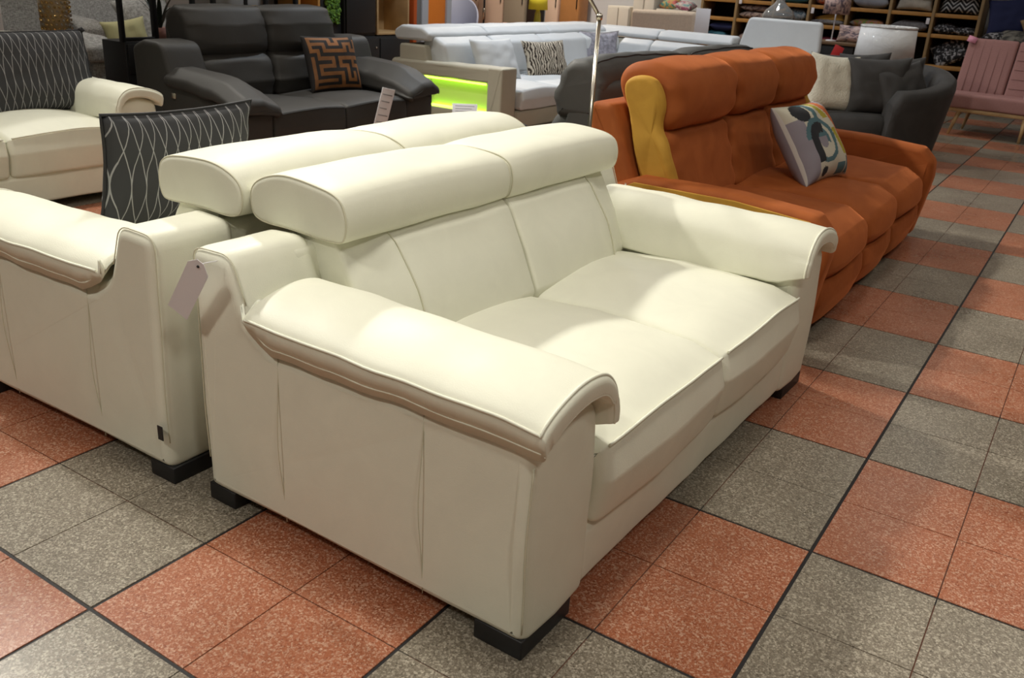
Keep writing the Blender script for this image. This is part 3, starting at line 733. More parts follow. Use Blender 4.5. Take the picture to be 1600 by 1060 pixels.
# ------------------------------------------------------------------ cushions on the furniture
def lens_fabric(name, base, line, d=0.030, per=0.30, amp=0.9, wd=0.055):
    mt, t, b = nt(name); b.inputs['Roughness'].default_value = 0.85; b.inputs['Specular IOR Level'].default_value = 0.2
    tc = N(t, 'ShaderNodeTexCoord'); s = N(t, 'ShaderNodeSeparateXYZ'); t.links.new(tc.outputs['Object'], s.inputs[0])
    def M(op, a, bb=None):
        n = N(t, 'ShaderNodeMath', operation=op)
        for k, v in ((0, a), (1, bb)):
            if v is None: continue
            if isinstance(v, (int, float)): n.inputs[k].default_value = v
            else: t.links.new(v, n.inputs[k])
        return n.outputs[0]
    u = M('DIVIDE', s.outputs[0], d * 2); ph = M('MULTIPLY', M('ADD', s.outputs[1], .16), 2 * math.pi / per)
    sn = M('MULTIPLY', M('SINE', ph), amp * .5)
    def fam(sign):
        f = M('FRACT', M('ADD', u, M('MULTIPLY', sn, sign))); return M('LESS_THAN', M('ABSOLUTE', M('SUBTRACT', f, .5)), wd)
    mk = M('MAXIMUM', fam(1.0), fam(-1.0))
    mx = N(t, 'ShaderNodeMix', data_type='RGBA'); t.links.new(mk, mx.inputs[0])
    mx.inputs[6].default_value = (*base, 1); mx.inputs[7].default_value = (*line, 1); t.links.new(mx.outputs[2], b.inputs['Base Color'])
    nb = N(t, 'ShaderNodeTexNoise', Scale=300.0); t.links.new(tc.outputs['Object'], nb.inputs['Vector']); bump(t, b, nb.outputs[0], .2, .002)
    return mt
LENS = lens_fabric('slate_lens_fabric', (0.050, 0.051, 0.054), (0.34, 0.34, 0.34), d=.0235, per=.52, amp=1.0, wd=.032)
PIPE = plain('dark_piping', (0.016, 0.016, 0.018), 0.7)
cushion('striped_cushion', 'slate grey cushion with wavy white lines on the second cream sofa', .62, .42, .17, LENS, (-2.36, -.17, .715), (0, 1, 0), (.20, 0, .98), 'slate cushions with wavy lines', piping=PIPE, pinch=.07)
c2 = cushion('striped_cushion', 'slate grey cushion with wavy white lines on the far left cream sofa', .70, .47, .17, LENS, (-5.06, .90, .705), (0, 1, 0), (-.22, 0, .97), 'slate cushions with wavy lines', piping=PIPE, pinch=.03)
tas = tube([(.345, .225, .0), (.362, .232, .006), (.352, .245, 0), (.335, .238, .004), (.35, .228, .008)], .010, 6)
obj('corner_knot', tas, PIPE, c2)
obj('hem_label', box(.337, .352, .02, .10, -.002, .002, .0005), PIPE, c2)

def maze_color(n):
    rnd = random.Random(5); W_ = 8
    grid = [[1] * (2 * W_ + 1) for _ in range(2 * W_ + 1)]
    seen = {(7, 7)}; st = [(7, 7)]
    while st:
        c = st[-1]; nb = [(c[0] + dx, c[1] + dy, dx, dy) for dx, dy in ((1, 0), (-1, 0), (0, 1), (0, -1)) if 0 <= c[0] + dx < W_ and 0 <= c[1] + dy < W_ and (c[0] + dx, c[1] + dy) not in seen]
        if not nb: st.pop(); continue
        x, y, dx, dy = rnd.choice(nb); grid[2 * c[0] + 1 + dx][2 * c[1] + 1 + dy] = 0; grid[2 * x + 1][2 * y + 1] = 0; seen.add((x, y)); st.append((x, y))
    L_ = 2 * W_ + 1
    def f(u, v, s):
        i = min(L_ - 1, int((u + 1) / 2 * L_)); j = min(L_ - 1, int((v + 1) / 2 * L_)); return grid[i][j]
    return f
MZ1 = plain('maze_bronze', (0.20, 0.078, 0.018), 0.7, sheen=.3, nscale=8, namp=.4); MZ0 = plain('maze_black', (0.010, 0.007, 0.006), 0.8)
cushion('maze_cushion', 'black and bronze maze-pattern cushion on the charcoal sofa', .49, .44, .15, [MZ1, MZ0], (-4.88, 3.22, .665), (.18, .98, 0), (-.33, 0, .94), n=68, color=maze_color(68), wr=.002, pinch=.05)
ABS = [plain('print_' + n_, c_, .85) for n_, c_ in (('cream', (.56, .53, .43)), ('teal', (.075, .155, .18)), ('black', (.016, .018, .022)), ('lilac', (.26, .235, .27)), ('olive', (.40, .34, .035)), ('orange', (.52, .13, .035)), ('seam', (.60, .58, .54)))]
def abstract(u, v, s):
    if s < 0: return 3
    def arc(cx, cy, r0, r1, a0=-360, a1=360):
        d = math.hypot(u - cx, v - cy); a = math.degrees(math.atan2(v - cy, u - cx)); return r0 < d < r1 and a0 <= a <= a1
    if max(abs(u), abs(v)) > .97: return 6
    if arc(-.22, -.10, 0, .17): return 3 if v < -.02 else 1
    if arc(-.22, -.10, .17, .40, 60, 180) or (-.62 < u < -.39 and -.55 < v < -.10): return 2
    if arc(-.22, -.10, .40, .52, -120, 170) or arc(-.22, -.10, .17, .28, -20, 60): return 1
    if arc(-.50, .62, 0, .27): return 2
    if arc(-.42, .58, .27, .42, -60, 100): return 1
    if arc(-.42, -.80, 0, .12): return 2
    if u < -.62 and v < .45: return 3
    w_ = u + .35 * v
    if .30 < w_ < .48 and v > -.5: return 4 if (v > .35 or v < .1) else 0
    if .52 < w_ < .78: return 5 if v > -.75 else 0
    if .80 < w_ < 1.02: return 3 if v > .0 else 0
    if u > .55 and v < -.55: return 1
    if .15 < u < .5 and v < -.7: return 1
    if u > .6 and v > .7: return 3
    return 0
cushion('abstract_cushion', 'multicoloured abstract print cushion on the orange velvet sofa', .56, .45, .20, ABS, (-.93, 2.77, .665), (.10, .99, .0), (-.58, -.06, .81), n=72, color=abstract, wr=.003, pinch=.06)
zm, t, b = nt('zebra_print'); b.inputs['Roughness'].default_value = .85
tc = N(t, 'ShaderNodeTexCoord'); wv = N(t, 'ShaderNodeTexWave', Scale=11.0, Distortion=9.0, Detail=3.0); wv.inputs['Detail Scale'].default_value = 1.2
t.links.new(tc.outputs['Object'], wv.inputs['Vector'])
r = ramp(t, [(0, (.020, .012, .008)), (.42, (.05, .028, .014)), (.5, (.52, .46, .36)), (1, (.56, .50, .40))], wv.outputs[0]); t.links.new(r.outputs[0], b.inputs['Base Color'])
cushion('zebra_cushion', 'brown and cream animal-striped cushion on the white corner sofa', .56, .40, .15, zm, (-4.70, 6.20, .60), (.35, .93, .02), (-.40, .05, .90), n=18)
cushion('plain_cushion', 'plain white cushion leaning behind the lit arm of the white corner sofa', .62, .42, .15, WHITEL, (-4.76, 5.36, .62), (.1, .99, 0), (-.42, 0, .9), n=18, pinch=.06)
sv = plain('silver_crushed', (0.27, 0.26, 0.30), .45, sheen=.4, nscale=25, namp=.5, bscale=30, bstr=.8, bd=.01)
cs = cushion('silver_cushion', 'silver grey crushed cushion with flanged edge in the corner of the white sofa', .60, .44, .16, sv, (-4.93, 7.75, .64), (.62, .78, 0), (-.3, .26, .9), n=18, piping=plain('silver_flange', (.16, .145, .14), .7, nscale=60, namp=.5), pinch=.16)
CRF = plain('cream_bouclé'.replace('é', 'e'), (.66, .63, .52), .95, bscale=90, bstr=1.0, bd=.01)
GG = 'cushions in the barrel chair'
cushion('boucle_cushion', 'cream boucle cushion at the left side of the barrel chair', .46, .52, .17, CRF, (-1.78, 6.40, .66), (.80, .55, -.05), (-.10, .25, .95), GG)
cushion('velvet_cushion', 'large dark grey cushion beside the cream boucle cushion', .56, .52, .20, GREYV, (-1.42, 6.55, .66), (.85, .40, .05), (.12, .25, .95), GG)
cushion('velvet_cushion', 'dark grey cushion leaning against the right arm of the barrel chair', .48, .52, .18, GREYV, (-1.20, 6.62, .62), (.62, .70, .22), (-.35, .20, .93), GG)
cushion('velvet_cushion', 'dark grey cushion standing behind the two front grey ones', .50, .48, .17, GREYV, (-1.36, 7.05, .66), (.9, .35, .1), (.1, .3, .95), GG)
cushion('velvet_cushion', 'dark grey cushion with upturned corner at the back of the barrel chair', .48, .46, .16, GREYV, (-1.72, 7.25, .68), (.98, .1, .1), (-.05, .3, .95), GG)
cushion('pale_cushion', 'pale pink cushion lying on the pink sofa bed at the right edge', .45, .30, .14, plain('pale_pink', (.62, .42, .42), .9), (-.27, 9.45, .56), (.95, -.2, .2), (-.2, .3, .9))
tagr = obj('red_tag', box(-.05, .05, -.002, .002, -.06, .06, .001), plain('red_card', (.55, .03, .03), .5)); tagr.location = (-2.12, 7.72, .86); tagr.rotation_euler = (.2, .35, 0)
setp(tagr, 'red sale tag on the back rim of the barrel chair', 'tag')

# ------------------------------------------------------------------ lamps
L_ = thing('reading_floor_lamp', 'slim chrome floor lamp standing behind the foreground sofa', 'floor lamp', (-1.505, 1.32, 0))
obj('base', lathe([(.0, 0), (.125, 0), (.13, .008), (.125, .02), (.02, .026), (0, .03)], 36), CHROME, L_)
obj('pole', tube([(0, 0, .02), (0, 0, .6), (0, 0, 1.27)], .0095, 14), CHROME, L_)
obj('joint', lathe([(0, -.016), (.013, -.012), (.014, 0), (.013, .012), (0, .016)], 14, c=(0, 0, 1.27)), CHROME, L_)
obj('upper_arm', tube([(0, 0, 1.27), (-.14, -.02, 1.46), (-.22, -.03, 1.57)], .0085, 12), CHROME, L_)
obj('lamp_head', lathe([(.0, .06), (.03, .06), (.065, -.03), (.062, -.03), (.0, .045)], 24, c=(-.24, -.03, 1.55)), CHROME, L_)

shade_w, t, b = nt('plastic_wrapped_shade'); b.inputs['Base Color'].default_value = (.80, .82, .84, 1); b.inputs['Roughness'].default_value = .55; b.inputs['Coat Weight'].default_value = .25; b.inputs['Coat Roughness'].default_value = .08
tc = N(t, 'ShaderNodeTexCoord'); nz = N(t, 'ShaderNodeTexNoise', Scale=7.0, Detail=5.0, Distortion=2.0); t.links.new(tc.outputs['Object'], nz.inputs['Vector']); bump(t, b, nz.outputs[0], .35, .02)
L_ = thing('drum_shade_lamp', 'lamp with a wide white drum shade still in plastic wrap', 'lamp', (-1.80, 8.40, 0))
obj('shade', lathe([(.305, .76), (.285, 1.12), (.281, 1.12), (.300, .76)], 48, closed=True), shade_w, L_)
obj('wrap_rim', lathe([(.288, 1.105), (.291, 1.125), (.280, 1.13), (.276, 1.11)], 48, closed=True), plain('clear_wrap', (.85, .86, .87), .08, spec=.8, bscale=40, bstr=1.0, bd=.02), L_)
obj('stem', tube([(0, 0, .03), (0, 0, .80)], .02, 12), OAK, L_); obj('base', lathe([(0, 0), (.16, 0), (.16, .02), (.03, .035), (0, .04)], 28), OAK, L_)
obj('spider', tube([(-.285, 0, 1.02), (.285, 0, 1.02)], .004, 6), CHROME, L_)
obj('harp', tube([(0, 0, .80), (0, 0, 1.02)], .005, 6), CHROME, L_)

# desk with patterned lamp and cushion
R = thing('side_desk', 'brown wooden desk with black front panel before the cushion shelves', 'desk', (-2.7, 10.35, 0))
BROWN = plain('brown_wood', (.17, .10, .05), .5, nscale=8)
obj('top', box(-.35, .32, -.22, .25, .80, .84, .005), BROWN, R); obj('front_panel', box(-.33, .16, -.19, -.17, .30, .80, .003), BLACKP, R)
obj('leg', box(.18, .30, -.20, .23, 0, .80, .004), BROWN, R); obj('leg', box(-.34, -.29, -.20, .23, 0, .80, .004), BROWN, R)
pm, t, b = nt('speckled_pink_print'); b.inputs['Roughness'].default_value = .6
tc = N(t, 'ShaderNodeTexCoord'); mpn = N(t, 'ShaderNodeMapping'); mpn.inputs['Scale'].default_value = (1, 2.2, 1); mpn.inputs['Rotation'].default_value = (0, 0, .7); t.links.new(tc.outputs['Object'], mpn.inputs[0])
nz = N(t, 'ShaderNodeTexNoise', Scale=16.0, Detail=3.0, Distortion=1.0); t.links.new(mpn.outputs[0], nz.inputs['Vector'])
r = ramp(t, [(.30, (.10, .06, .09)), (.45, (.25, .20, .22)), (.52, (.62, .42, .38)), (.7, (.66, .55, .50))], nz.outputs[0]); t.links.new(r.outputs[0], b.inputs['Base Color'])
L_ = thing('print_shade_lamp', 'table lamp with a pink speckled shade on the brown desk', 'lamp', (-2.86, 10.25, .84))
obj('base', lathe([(0, 0), (.07, 0), (.07, .012), (.012, .02), (0, .02)], 24), PAPER, L_); obj('stem', tube([(0, 0, .01), (0, 0, .42)], .009, 10), PAPER, L_)
obj('shade', lathe([(.165, .33), (.155, .60), (.151, .60), (.161, .33)], 36, closed=True), pm, L_)
cushion('print_cushion', 'pink brush-print cushion lying on the brown desk', .36, .22, .13, pm, (-2.62, 10.26, .945), (.99, 0, 0), (0, .25, .97), n=14)
cryst, t, b = nt('crystal_glass'); b.inputs['Base Color'].default_value = (.80, .82, .82, 1); b.inputs['Roughness'].default_value = .03; b.inputs['Transmission Weight'].default_value = .85; b.inputs['IOR'].default_value = 1.45
R = thing('display_plinth', 'dark display plinth under the glass lamp base', 'plinth', (-3.52, 10.0, 0)); obj('body', box(-.3, .3, -.2, .2, 0, .98, .01), BLACKP, R); obj('top', box(-.32, .32, -.22, .22, .98, 1.02, .005), BLACKP, R)
L_ = thing('glass_lamp', 'clear glass bottle-shaped lamp base behind the white raised headrest', 'lamp', (-3.52, 10.0, 1.02))
obj('bottle', lathe([(.0, .0), (.17, .0), (.205, .03), (.21, .08), (.17, .15), (.09, .215), (.055, .26), (.05, .36), (.045, .36), (.048, .26), (.08, .205), (.16, .145), (.2, .08), (.19, .02), (0, .01)], 36), cryst, L_)
obj('cap', lathe([(.055, .36), (.055, .40), (.02, .41), (.01, .46), (0, .46)], 20), CHROME, L_)

gold, t, b = nt('gold_crystal'); b.inputs['Base Color'].default_value = (.62, .42, .16, 1); b.inputs['Roughness'].default_value = .12; b.inputs['Metallic'].default_value = .8
L_ = thing('crystal_lamp', 'table lamp with a sparkling gold crystal shade behind the striped cushion', 'lamp', (-6.0, 1.62, 0))
obj('lining', lathe([(.098, .86), (.098, 1.12), (.094, 1.12), (.094, .86)], 28, closed=True), plain('amber_lining', (.34, .24, .12), .6), L_)
bead = bmesh.new(); bmesh.ops.create_icosphere(bead, subdivisions=1, radius=.013)
bme = finish(bead, gold, 'crystal', False); bme2 = bme.copy(); bme2.materials.clear(); bme2.materials.append(cryst)
for kz in range(9):
    for ka in range(20):
        a = 2 * math.pi * (ka + .5 * (kz % 2)) / 20
        if math.cos(a) < -.15: continue
        o = obj('crystal', bme if random.random() < .6 else bme2, None, L_); o.location = (.104 * math.cos(a), .104 * math.sin(a), .87 + kz * .029); o.scale = (.7, .7, 1.1); o.rotation_euler = (random.random(), random.random(), a)
obj('stem', tube([(0, 0, .56), (0, 0, .90)], .007, 10), gold, L_)
obj('foot', lathe([(0, .55), (.09, .55), (.09, .56), (.01, .575), (0, .575)], 24), gold, L_)
obj('harp', tube([(-.098, 0, .875), (.098, 0, .875)], .003, 6), gold, L_)
R = thing('lamp_table', 'small dark table carrying the gold crystal lamp', 'table', (-6.0, 1.62, 0))
obj('top', lathe([(0, .52), (.2, .52), (.205, .535), (.2, .55), (0, .55)], 32), BLACKM, R); obj('stem', tube([(0, 0, .02), (0, 0, .53)], .02, 10), BLACKM, R); obj('base', lathe([(0, 0), (.15, 0), (.15, .015), (.03, .03), (0, .03)], 28), BLACKM, R)

# ------------------------------------------------------------------ cushion shelving on the back wall
R = thing('cushion_shelf', 'golden wood cubbyhole shelving full of cushions along the back wall', 'shelf', (-3.4, 12.2, 0), 0, (-3.4, 12.2, 0))
COLX = [-1.41, -2.0, -2.58, -3.16, -3.72, -4.28, -4.84, -5.40]
BZ = [.10, .54, .95, 1.22, 1.52]
NAVYB = plain('dark_shelf_back', (.020, .022, .030), .8)
obj('back_panel', box(-5.42, -1.39, 12.52, 12.56, .05, 1.86, 0), NAVYB, R)
for x in COLX: obj('upright', box(x - .02, x + .02, 12.0, 12.52, 0, 1.88, .003), SHELFE, R)
for k in range(7):
    for z in BZ + [1.84]:
        obj('shelf_board', box(COLX[k + 1] + .02, COLX[k] - .02, 12.01, 12.52, z - .03, z + .02, .003), SHELFW, R)
def pat(name, c1, c2, scale=14, c3=None, dist=1.0):
    mt, t, b = nt(name); b.inputs['Roughness'].default_value = .85
    tc = N(t, 'ShaderNodeTexCoord'); nz = N(t, 'ShaderNodeTexNoise', Scale=scale, Detail=2.0, Distortion=dist); t.links.new(tc.outputs['Object'], nz.inputs['Vector'])
    st = [(.40, c1), (.5, c2)] + ([(.62, c3)] if c3 else [])
    r = ramp(t, st, nz.outputs[0]); t.links.new(r.outputs[0], b.inputs['Base Color']); return mt
chev, t, b = nt('chevron_print'); b.inputs['Roughness'].default_value = .85
tc = N(t, 'ShaderNodeTexCoord'); s3 = N(t, 'ShaderNodeSeparateXYZ'); t.links.new(tc.outputs['Object'], s3.inputs[0])
pp = N(t, 'ShaderNodeMath', operation='PINGPONG'); pp.inputs[1].default_value = .08; t.links.new(s3.outputs[0], pp.inputs[0])
ad = N(t, 'ShaderNodeMath', operation='ADD'); t.links.new(pp.outputs[0], ad.inputs[0]); t.links.new(s3.outputs[1], ad.inputs[1])
md = N(t, 'ShaderNodeMath', operation='MULTIPLY'); md.inputs[1].default_value = 17; t.links.new(ad.outputs[0], md.inputs[0])
fr_ = N(t, 'ShaderNodeMath', operation='FRACT'); t.links.new(md.outputs[0], fr_.inputs[0])
r = ramp(t, [(0, (.012, .012, .014)), (.62, (.45, .45, .45))], fr_.outputs[0], 'CONSTANT'); t.links.new(r.outputs[0], b.inputs['Base Color'])
TEAL = plain('teal_cloth', (.02, .10, .14), .85); NAVY = plain('navy_cloth', (.012, .018, .075), .85); CRM = plain('linen_cloth', (.40, .37, .31), .9, nscale=20)
GRYB = plain('blue_grey_cloth', (.22, .23, .26), .9, nscale=12); KNIT = plain('grey_knit', (.16, .155, .16), .95, bscale=50, bstr=1, bd=.01, nscale=30, namp=.4)
BROWNF = pat('brown_floral', (.05, .03, .03), (.24, .17, .15), 16, (.36, .27, .22)); BLUEF = pat('blue_floral', (.04, .07, .09), (.13, .17, .20), 20, (.22, .24, .25))
MUST = plain('mustard_cloth', (.36, .19, .03), .85); REDP = pat('red_pattern', (.35, .05, .02), (.45, .16, .06), 15, (.12, .05, .05)); CRIM = plain('crimson_cloth', (.16, .02, .035), .85)
GRNO = pat('green_orange_pattern', (.10, .16, .03), (.30, .09, .03), 12, (.16, .14, .12)); BWP = pat('black_white_pattern', (.010, .010, .012), (.018, .018, .02), 26, (.46, .46, .48), .4)
MULTI = pat('bright_pattern', (.06, .22, .20), (.50, .36, .10), 12, (.45, .12, .12)); MULTI2 = pat('striped_bright_pattern', (.35, .10, .18), (.60, .55, .50), 10, (.10, .28, .30))
SG = 'cushions in the cubbyhole shelves'
def flat(name, label, bay, row, mat, w=.48, d=.42, h=.14, lift=0, dx=0, tilt=0.0):
    xc = (COLX[bay] + COLX[bay + 1]) / 2 + dx; z = BZ[row] + .022 + h / 2 + lift
    cushion(name, label, w, d, h, mat, (xc, 12.25, z), (1, 0, tilt), (0, 1, 0), SG, n=12)
def stand(name, label, bay, row, mat, w=.44, h=.40, th=.14, dx=0, y=12.18, lean=.25, roll=0.0):
    xc = (COLX[bay] + COLX[bay + 1]) / 2 + dx; z = BZ[row] + .025 + h / 2 * .97
    return cushion(name, label, w, h, th, mat, (xc, y, z), (1, 0, roll), (-roll, lean, .97), SG, n=14)
flat('shelf_cushion', 'teal cushion in the lower cubbyhole at the left end of the shelving', 6, 1, TEAL, .40, .42, .20, dx=-.03)
flat('shelf_cushion', 'navy cushion lying beside the teal one in the lower cubbyhole', 6, 1, NAVY, .40, .42, .14, lift=.20, dx=.06)
flat('shelf_cushion', 'brown floral cushion, lower of two in the second cubbyhole', 5, 2, BROWNF, .50, .42, .11)
flat('shelf_cushion', 'brown floral cushion, upper of two in the second cubbyhole', 5, 2, BROWNF, .46, .42, .10, lift=.11)
flat('shelf_cushion', 'mottled grey cushion in the lower row left of the raised headrest', 5, 1, BROWNF, .46, .42, .22)
flat('shelf_cushion', 'blue floral cushion behind the glass lamp', 4, 2, BLUEF, .50, .42, .20)
flat('shelf_cushion', 'teal cushion on the upper shelf above the glass lamp', 4, 3, TEAL, .50, .42, .13)
flat('shelf_cushion', 'grey cushion under the mustard one in its cubbyhole', 3, 2, KNIT, .50, .42, .08)
stand('shelf_cushion', 'mustard cushion tilted in its cubbyhole', 3, 2, MUST, .46, .16, .12, lean=.6, roll=.25)
flat('shelf_cushion', 'red patterned cushion on the upper shelf beside the pink lamp shade', 3, 3, REDP, .46, .42, .13)
flat('shelf_cushion', 'crimson cushion in the lower row behind the pink lamp', 3, 1, CRIM, .48, .42, .24)
flat('shelf_cushion', 'blue grey cushion on the upper shelf left of the lettered cushion', 2, 3, GRYB, .50, .42, .17)
flat('shelf_cushion', 'green and orange patterned cushion behind the drum shade', 2, 2, GRNO, .50, .42, .12)
ct = stand('lettered_cushion', 'linen cushion with dark lettering on the upper shelf', 1, 3, CRM, .50, .34, .14, lean=.35)
ink = plain('print_ink', (.05, .045, .06), .8)
bm = bmesh.new()
for k, wd in enumerate((.018, .03, .014, .02, .012, .02)):
    x0 = -.13 + k * .042; box(x0, x0 + wd, -.015, .055, .064, .069, .0, bm=bm)
obj('lettering', bm, ink, ct, smooth=False)
flat('shelf_cushion', 'grey knitted cushion right behind the drum shade', 1, 2, KNIT, .50, .42, .15)
stand('shelf_cushion', 'black cushion with white chevron strokes on the upper shelf', 0, 3, chev, .52, .40, .12, lean=.3)
flat('shelf_cushion', 'black and white cushion, left of two under the chevron cushion', 0, 2, BWP, .30, .42, .14, dx=-.12)
flat('shelf_cushion', 'black and white cushion, right of two under the chevron cushion', 0, 2, BWP, .30, .42, .11, dx=.14)
stand('shelf_cushion', 'round-shouldered black cushion with white marks leaning in the lowest row', 0, 1, BWP, .50, .36, .16, lean=.3, roll=.55, dx=.0)
for k, (bay, z, dx) in enumerate(((1, BZ[3] - .09, .24), (3, BZ[3] - .06, -.22), (5, BZ[3] - .0, -.22))):
    tt = obj('price_tag', box(-.022, .022, -.002, .002, -.04, .04, .001), PAPER); tt.location = ((COLX[bay] + COLX[bay + 1]) / 2 + dx, 11.995, z)
    setp(tt, ['white price tag below the lettered cushion', 'white price tag beside the pink lamp shade', 'white price tag above the brown floral cushions'][k], 'tag', 'price tags on the cushion shelves')

# bench with a heap of cushions right of the shelving
R = thing('cushion_bench', 'dark bench under the heap of cushions behind the pink sofa bed', 'bench', (-.75, 12.1, 0))
obj('seat', box(-.62, .9, -.35, .35, .85, .93, .01), BLACKP, R)
for x in (-.58, .86): obj('side_panel', box(x - .03, x + .03, -.33, .33, 0, .85, .005), BLACKP, R)
HG = 'cushions heaped on the bench'
cushion('navy_cushion', 'large navy cushion standing on the bench behind the pink sofa bed', .56, .50, .18, NAVY, (-1.05, 12.05, 1.25), (.97, 0, .15), (-.12, .2, .95), HG)
cushion('black_cushion', 'flat black patterned cushion below the navy cushion', .60, .45, .12, BWP, (-1.03, 11.95, 1.00), (1, 0, .05), (0, 1, .1), HG)
FUR = plain('beige_fur', (.36, .25, .13), 1.0, bscale=60, bstr=1, bd=.02, nscale=20, namp=.35)
cushion('fur_cushion', 'beige fur cushion at the right edge of the heap', .46, .42, .20, FUR, (-.62, 11.85, 1.13), (.9, 0, .4), (-.35, .25, .9), HG)
cushion('white_cushion', 'white cushion at the top right corner of the heap', .40, .38, .16, CRM, (-.52, 12.1, 1.38), (.95, .1, .1), (0, .25, .95), HG)
cushion('mottled_cushion', 'mottled grey cushion just behind the top of the pink backrest', .70, .40, .14, pat('mottled_grey', (.06, .06, .055), (.16, .15, .13), 10, (.24, .23, .20)), (-.75, 11.75, .99), (1, -.02, -.03), (0, .9, .35), HG)

# ------------------------------------------------------------------ beige armchair, boxes and cards before the back wall
BEI = plain('beige_fabric', (.55, .45, .35), .9, nscale=40, namp=.08)
R = thing('beige_armchair', 'beige upholstered armchair back beyond the white corner sofa', 'armchair', (-5.15, 10.2, 0))
obj('backrest', sweep([(-.52, .25, .05), (-.50, 1.04, .06), (.48, 1.07, .06), (.50, .25, .05)], -.18, .02, .05, fn=lambda c: wob(c, .006, 4)), BEI, R)
obj('seat', sweep([(-.5, .18, .04), (-.5, .44, .05), (.5, .44, .05), (.5, .18, .04)], .0, .65, .04), BEI, R)
for s in (-1, 1): obj('arm', sweep([(s * .52 - .08, .12, .03), (s * .52 - .08, .62, .05), (s * .52 + .08, .62, .05), (s * .52 + .08, .12, .03)], -.15, .68, .04), BEI, R)
for sx_ in (-.45, .45):
    for sy_ in (-.1, .6): obj('leg', tube([(sx_, sy_, .2), (sx_, sy_, 0)], [.025, .018], 10), OAK, R)
R = thing('price_card_stand', 'pale grey price card on a stand beside the beige armchair', 'sign', (-4.40, 9.62, 0))
obj('card', box(-.10, .10, -.004, .004, .80, 1.13, .002), PAPER, R); obj('pole', tube([(0, 0, .02), (0, 0, .82)], .01, 8), CHROME, R); obj('base', lathe([(0, 0), (.12, 0), (.12, .012), (.02, .02), (0, .02)], 24), CHROME, R)
BOXW = plain('pale_cabinet', (.60, .56, .48), .6, nscale=3, namp=.04)
for k, (x0, x1, z1, lab) in enumerate(((-6.85, -6.45, 1.02, 'low pale cabinet, leftmost of three before the back wall'), (-6.40, -6.02, 1.30, 'middle pale cabinet of three before the back wall'), (-5.99, -5.46, 1.03, 'pale cabinet carrying two bright cushions'))):
    R = thing('pale_cabinet', lab, 'cabinet', ((x0 + x1) / 2, 11.85, 0), group='pale cabinets before the back wall'); hw = (x1 - x0) / 2
    obj('body', box(-hw, hw, -.25, .3, .03, z1, .006), BOXW, R); obj('plinth', box(-hw + .02, hw - .02, -.22, .28, 0, .03, 0), BLACKP, R)
    for s in (0, 1): obj('door', box(-hw + .012 + s * hw, s * hw - .012 if s else -.006, -.266, -.25, .05, z1 - .02, .003), BOXW, R)
cushion('bright_cushion', 'bright yellow and teal patterned cushion on the pale cabinet', .30, .30, .14, MULTI, (-5.84, 11.80, 1.105), (1, 0, .1), (0, 1, .15), 'bright cushions on the cabinet', n=12)
cushion('bright_cushion', 'pink and white striped cushion on the pale cabinet', .28, .30, .12, MULTI2, (-5.58, 11.78, 1.095), (1, 0, -.15), (0, 1, .15), 'bright cushions on the cabinet', n=12)

# peach lit display area in the far corner
PEACH = plain('peach_panel', (.82, .60, .46), .7, nscale=2, namp=.05); WOODP = plain('warm_wood_panel', (.46, .21, .07), .55, nscale=6, namp=.12)
for (x0, x1, y, z1, mt, nm, lab, cat) in ((-10.45, -9.35, 12.30, 2.1, PEACH, 'peach_wardrobe', 'peach wardrobe with a slim dark handle in the far display', 'wardrobe'), (-9.30, -8.85, 12.25, 2.1, plain('putty_panel', (.42, .35, .26), .6), 'putty_cabinet', 'putty coloured tall cabinet right of the peach wardrobe', 'cabinet'),
        (-8.80, -8.62, 12.25, 2.1, plain('espresso_panel', (.035, .02, .015), .5), 'espresso_cabinet', 'narrow espresso brown cabinet behind the yellow lamp', 'cabinet'), (-8.38, -8.12, 12.2, 2.1, PEACH, 'peach_cabinet', 'narrow peach cabinet between yellow lamp and wood wardrobe', 'cabinet'), (-8.08, -7.70, 12.2, 2.1, WOODP, 'wood_wardrobe', 'warm brown wooden wardrobe in the far display', 'wardrobe')):
    R = thing(nm, lab, cat, ((x0 + x1) / 2, y, 0)); hw = (x1 - x0) / 2
    obj('body', box(-hw, hw, -.02, .28, .06, z1, .005), mt, R); obj('plinth', box(-hw + .02, hw - .02, 0, .26, 0, .06, 0), BLACKP, R)
    nd = 2 if hw > .3 else 1
    for q in range(nd):
        a_ = -hw + 2 * hw * q / nd + .006; d_ = obj('door', box(a_, a_ + 2 * hw / nd - .012, -.04, -.02, .08, z1 - .02, .003), mt, R)
        obj('handle', box(a_ + 2 * hw / nd - .06, a_ + 2 * hw / nd - .045, -.06, -.04, .9, 1.25, .003), BLACKM, d_)
YEL = plain('yellow_shade', (.60, .52, .03), .6, emit=((.60, .50, .03), .25)); YEL2 = plain('yellow_ceramic', (.45, .40, .04), .25)
L_ = thing('yellow_lamp', 'yellow lamp with a drum shade before the far wardrobes', 'lamp', (-8.12, 11.5, .55))
obj('shade', lathe([(.165, .32), (.145, .60), (.141, .60), (.161, .32)], 32, closed=True), YEL, L_); obj('body', lathe([(0, 0), (.06, 0), (.065, .1), (.05, .25), (.02, .34), (.015, .46), (0, .46)], 24), YEL2, L_); obj('spider', tube([(-.15, 0, .45), (.15, 0, .45)], .004, 6), CHROME, L_)
R = thing('far_table', 'dark low table under the yellow lamp', 'table', (-8.3, 11.5, 0)); obj('top', box(-.7, .45, -.25, .25, .50, .55, .006), BLACKP, R)
for x in (-.65, .40):
    for y in (-.2, .2): obj('leg', box(x - .02, x + .02, y - .02, y + .02, 0, .50, .002), BLACKP, R)
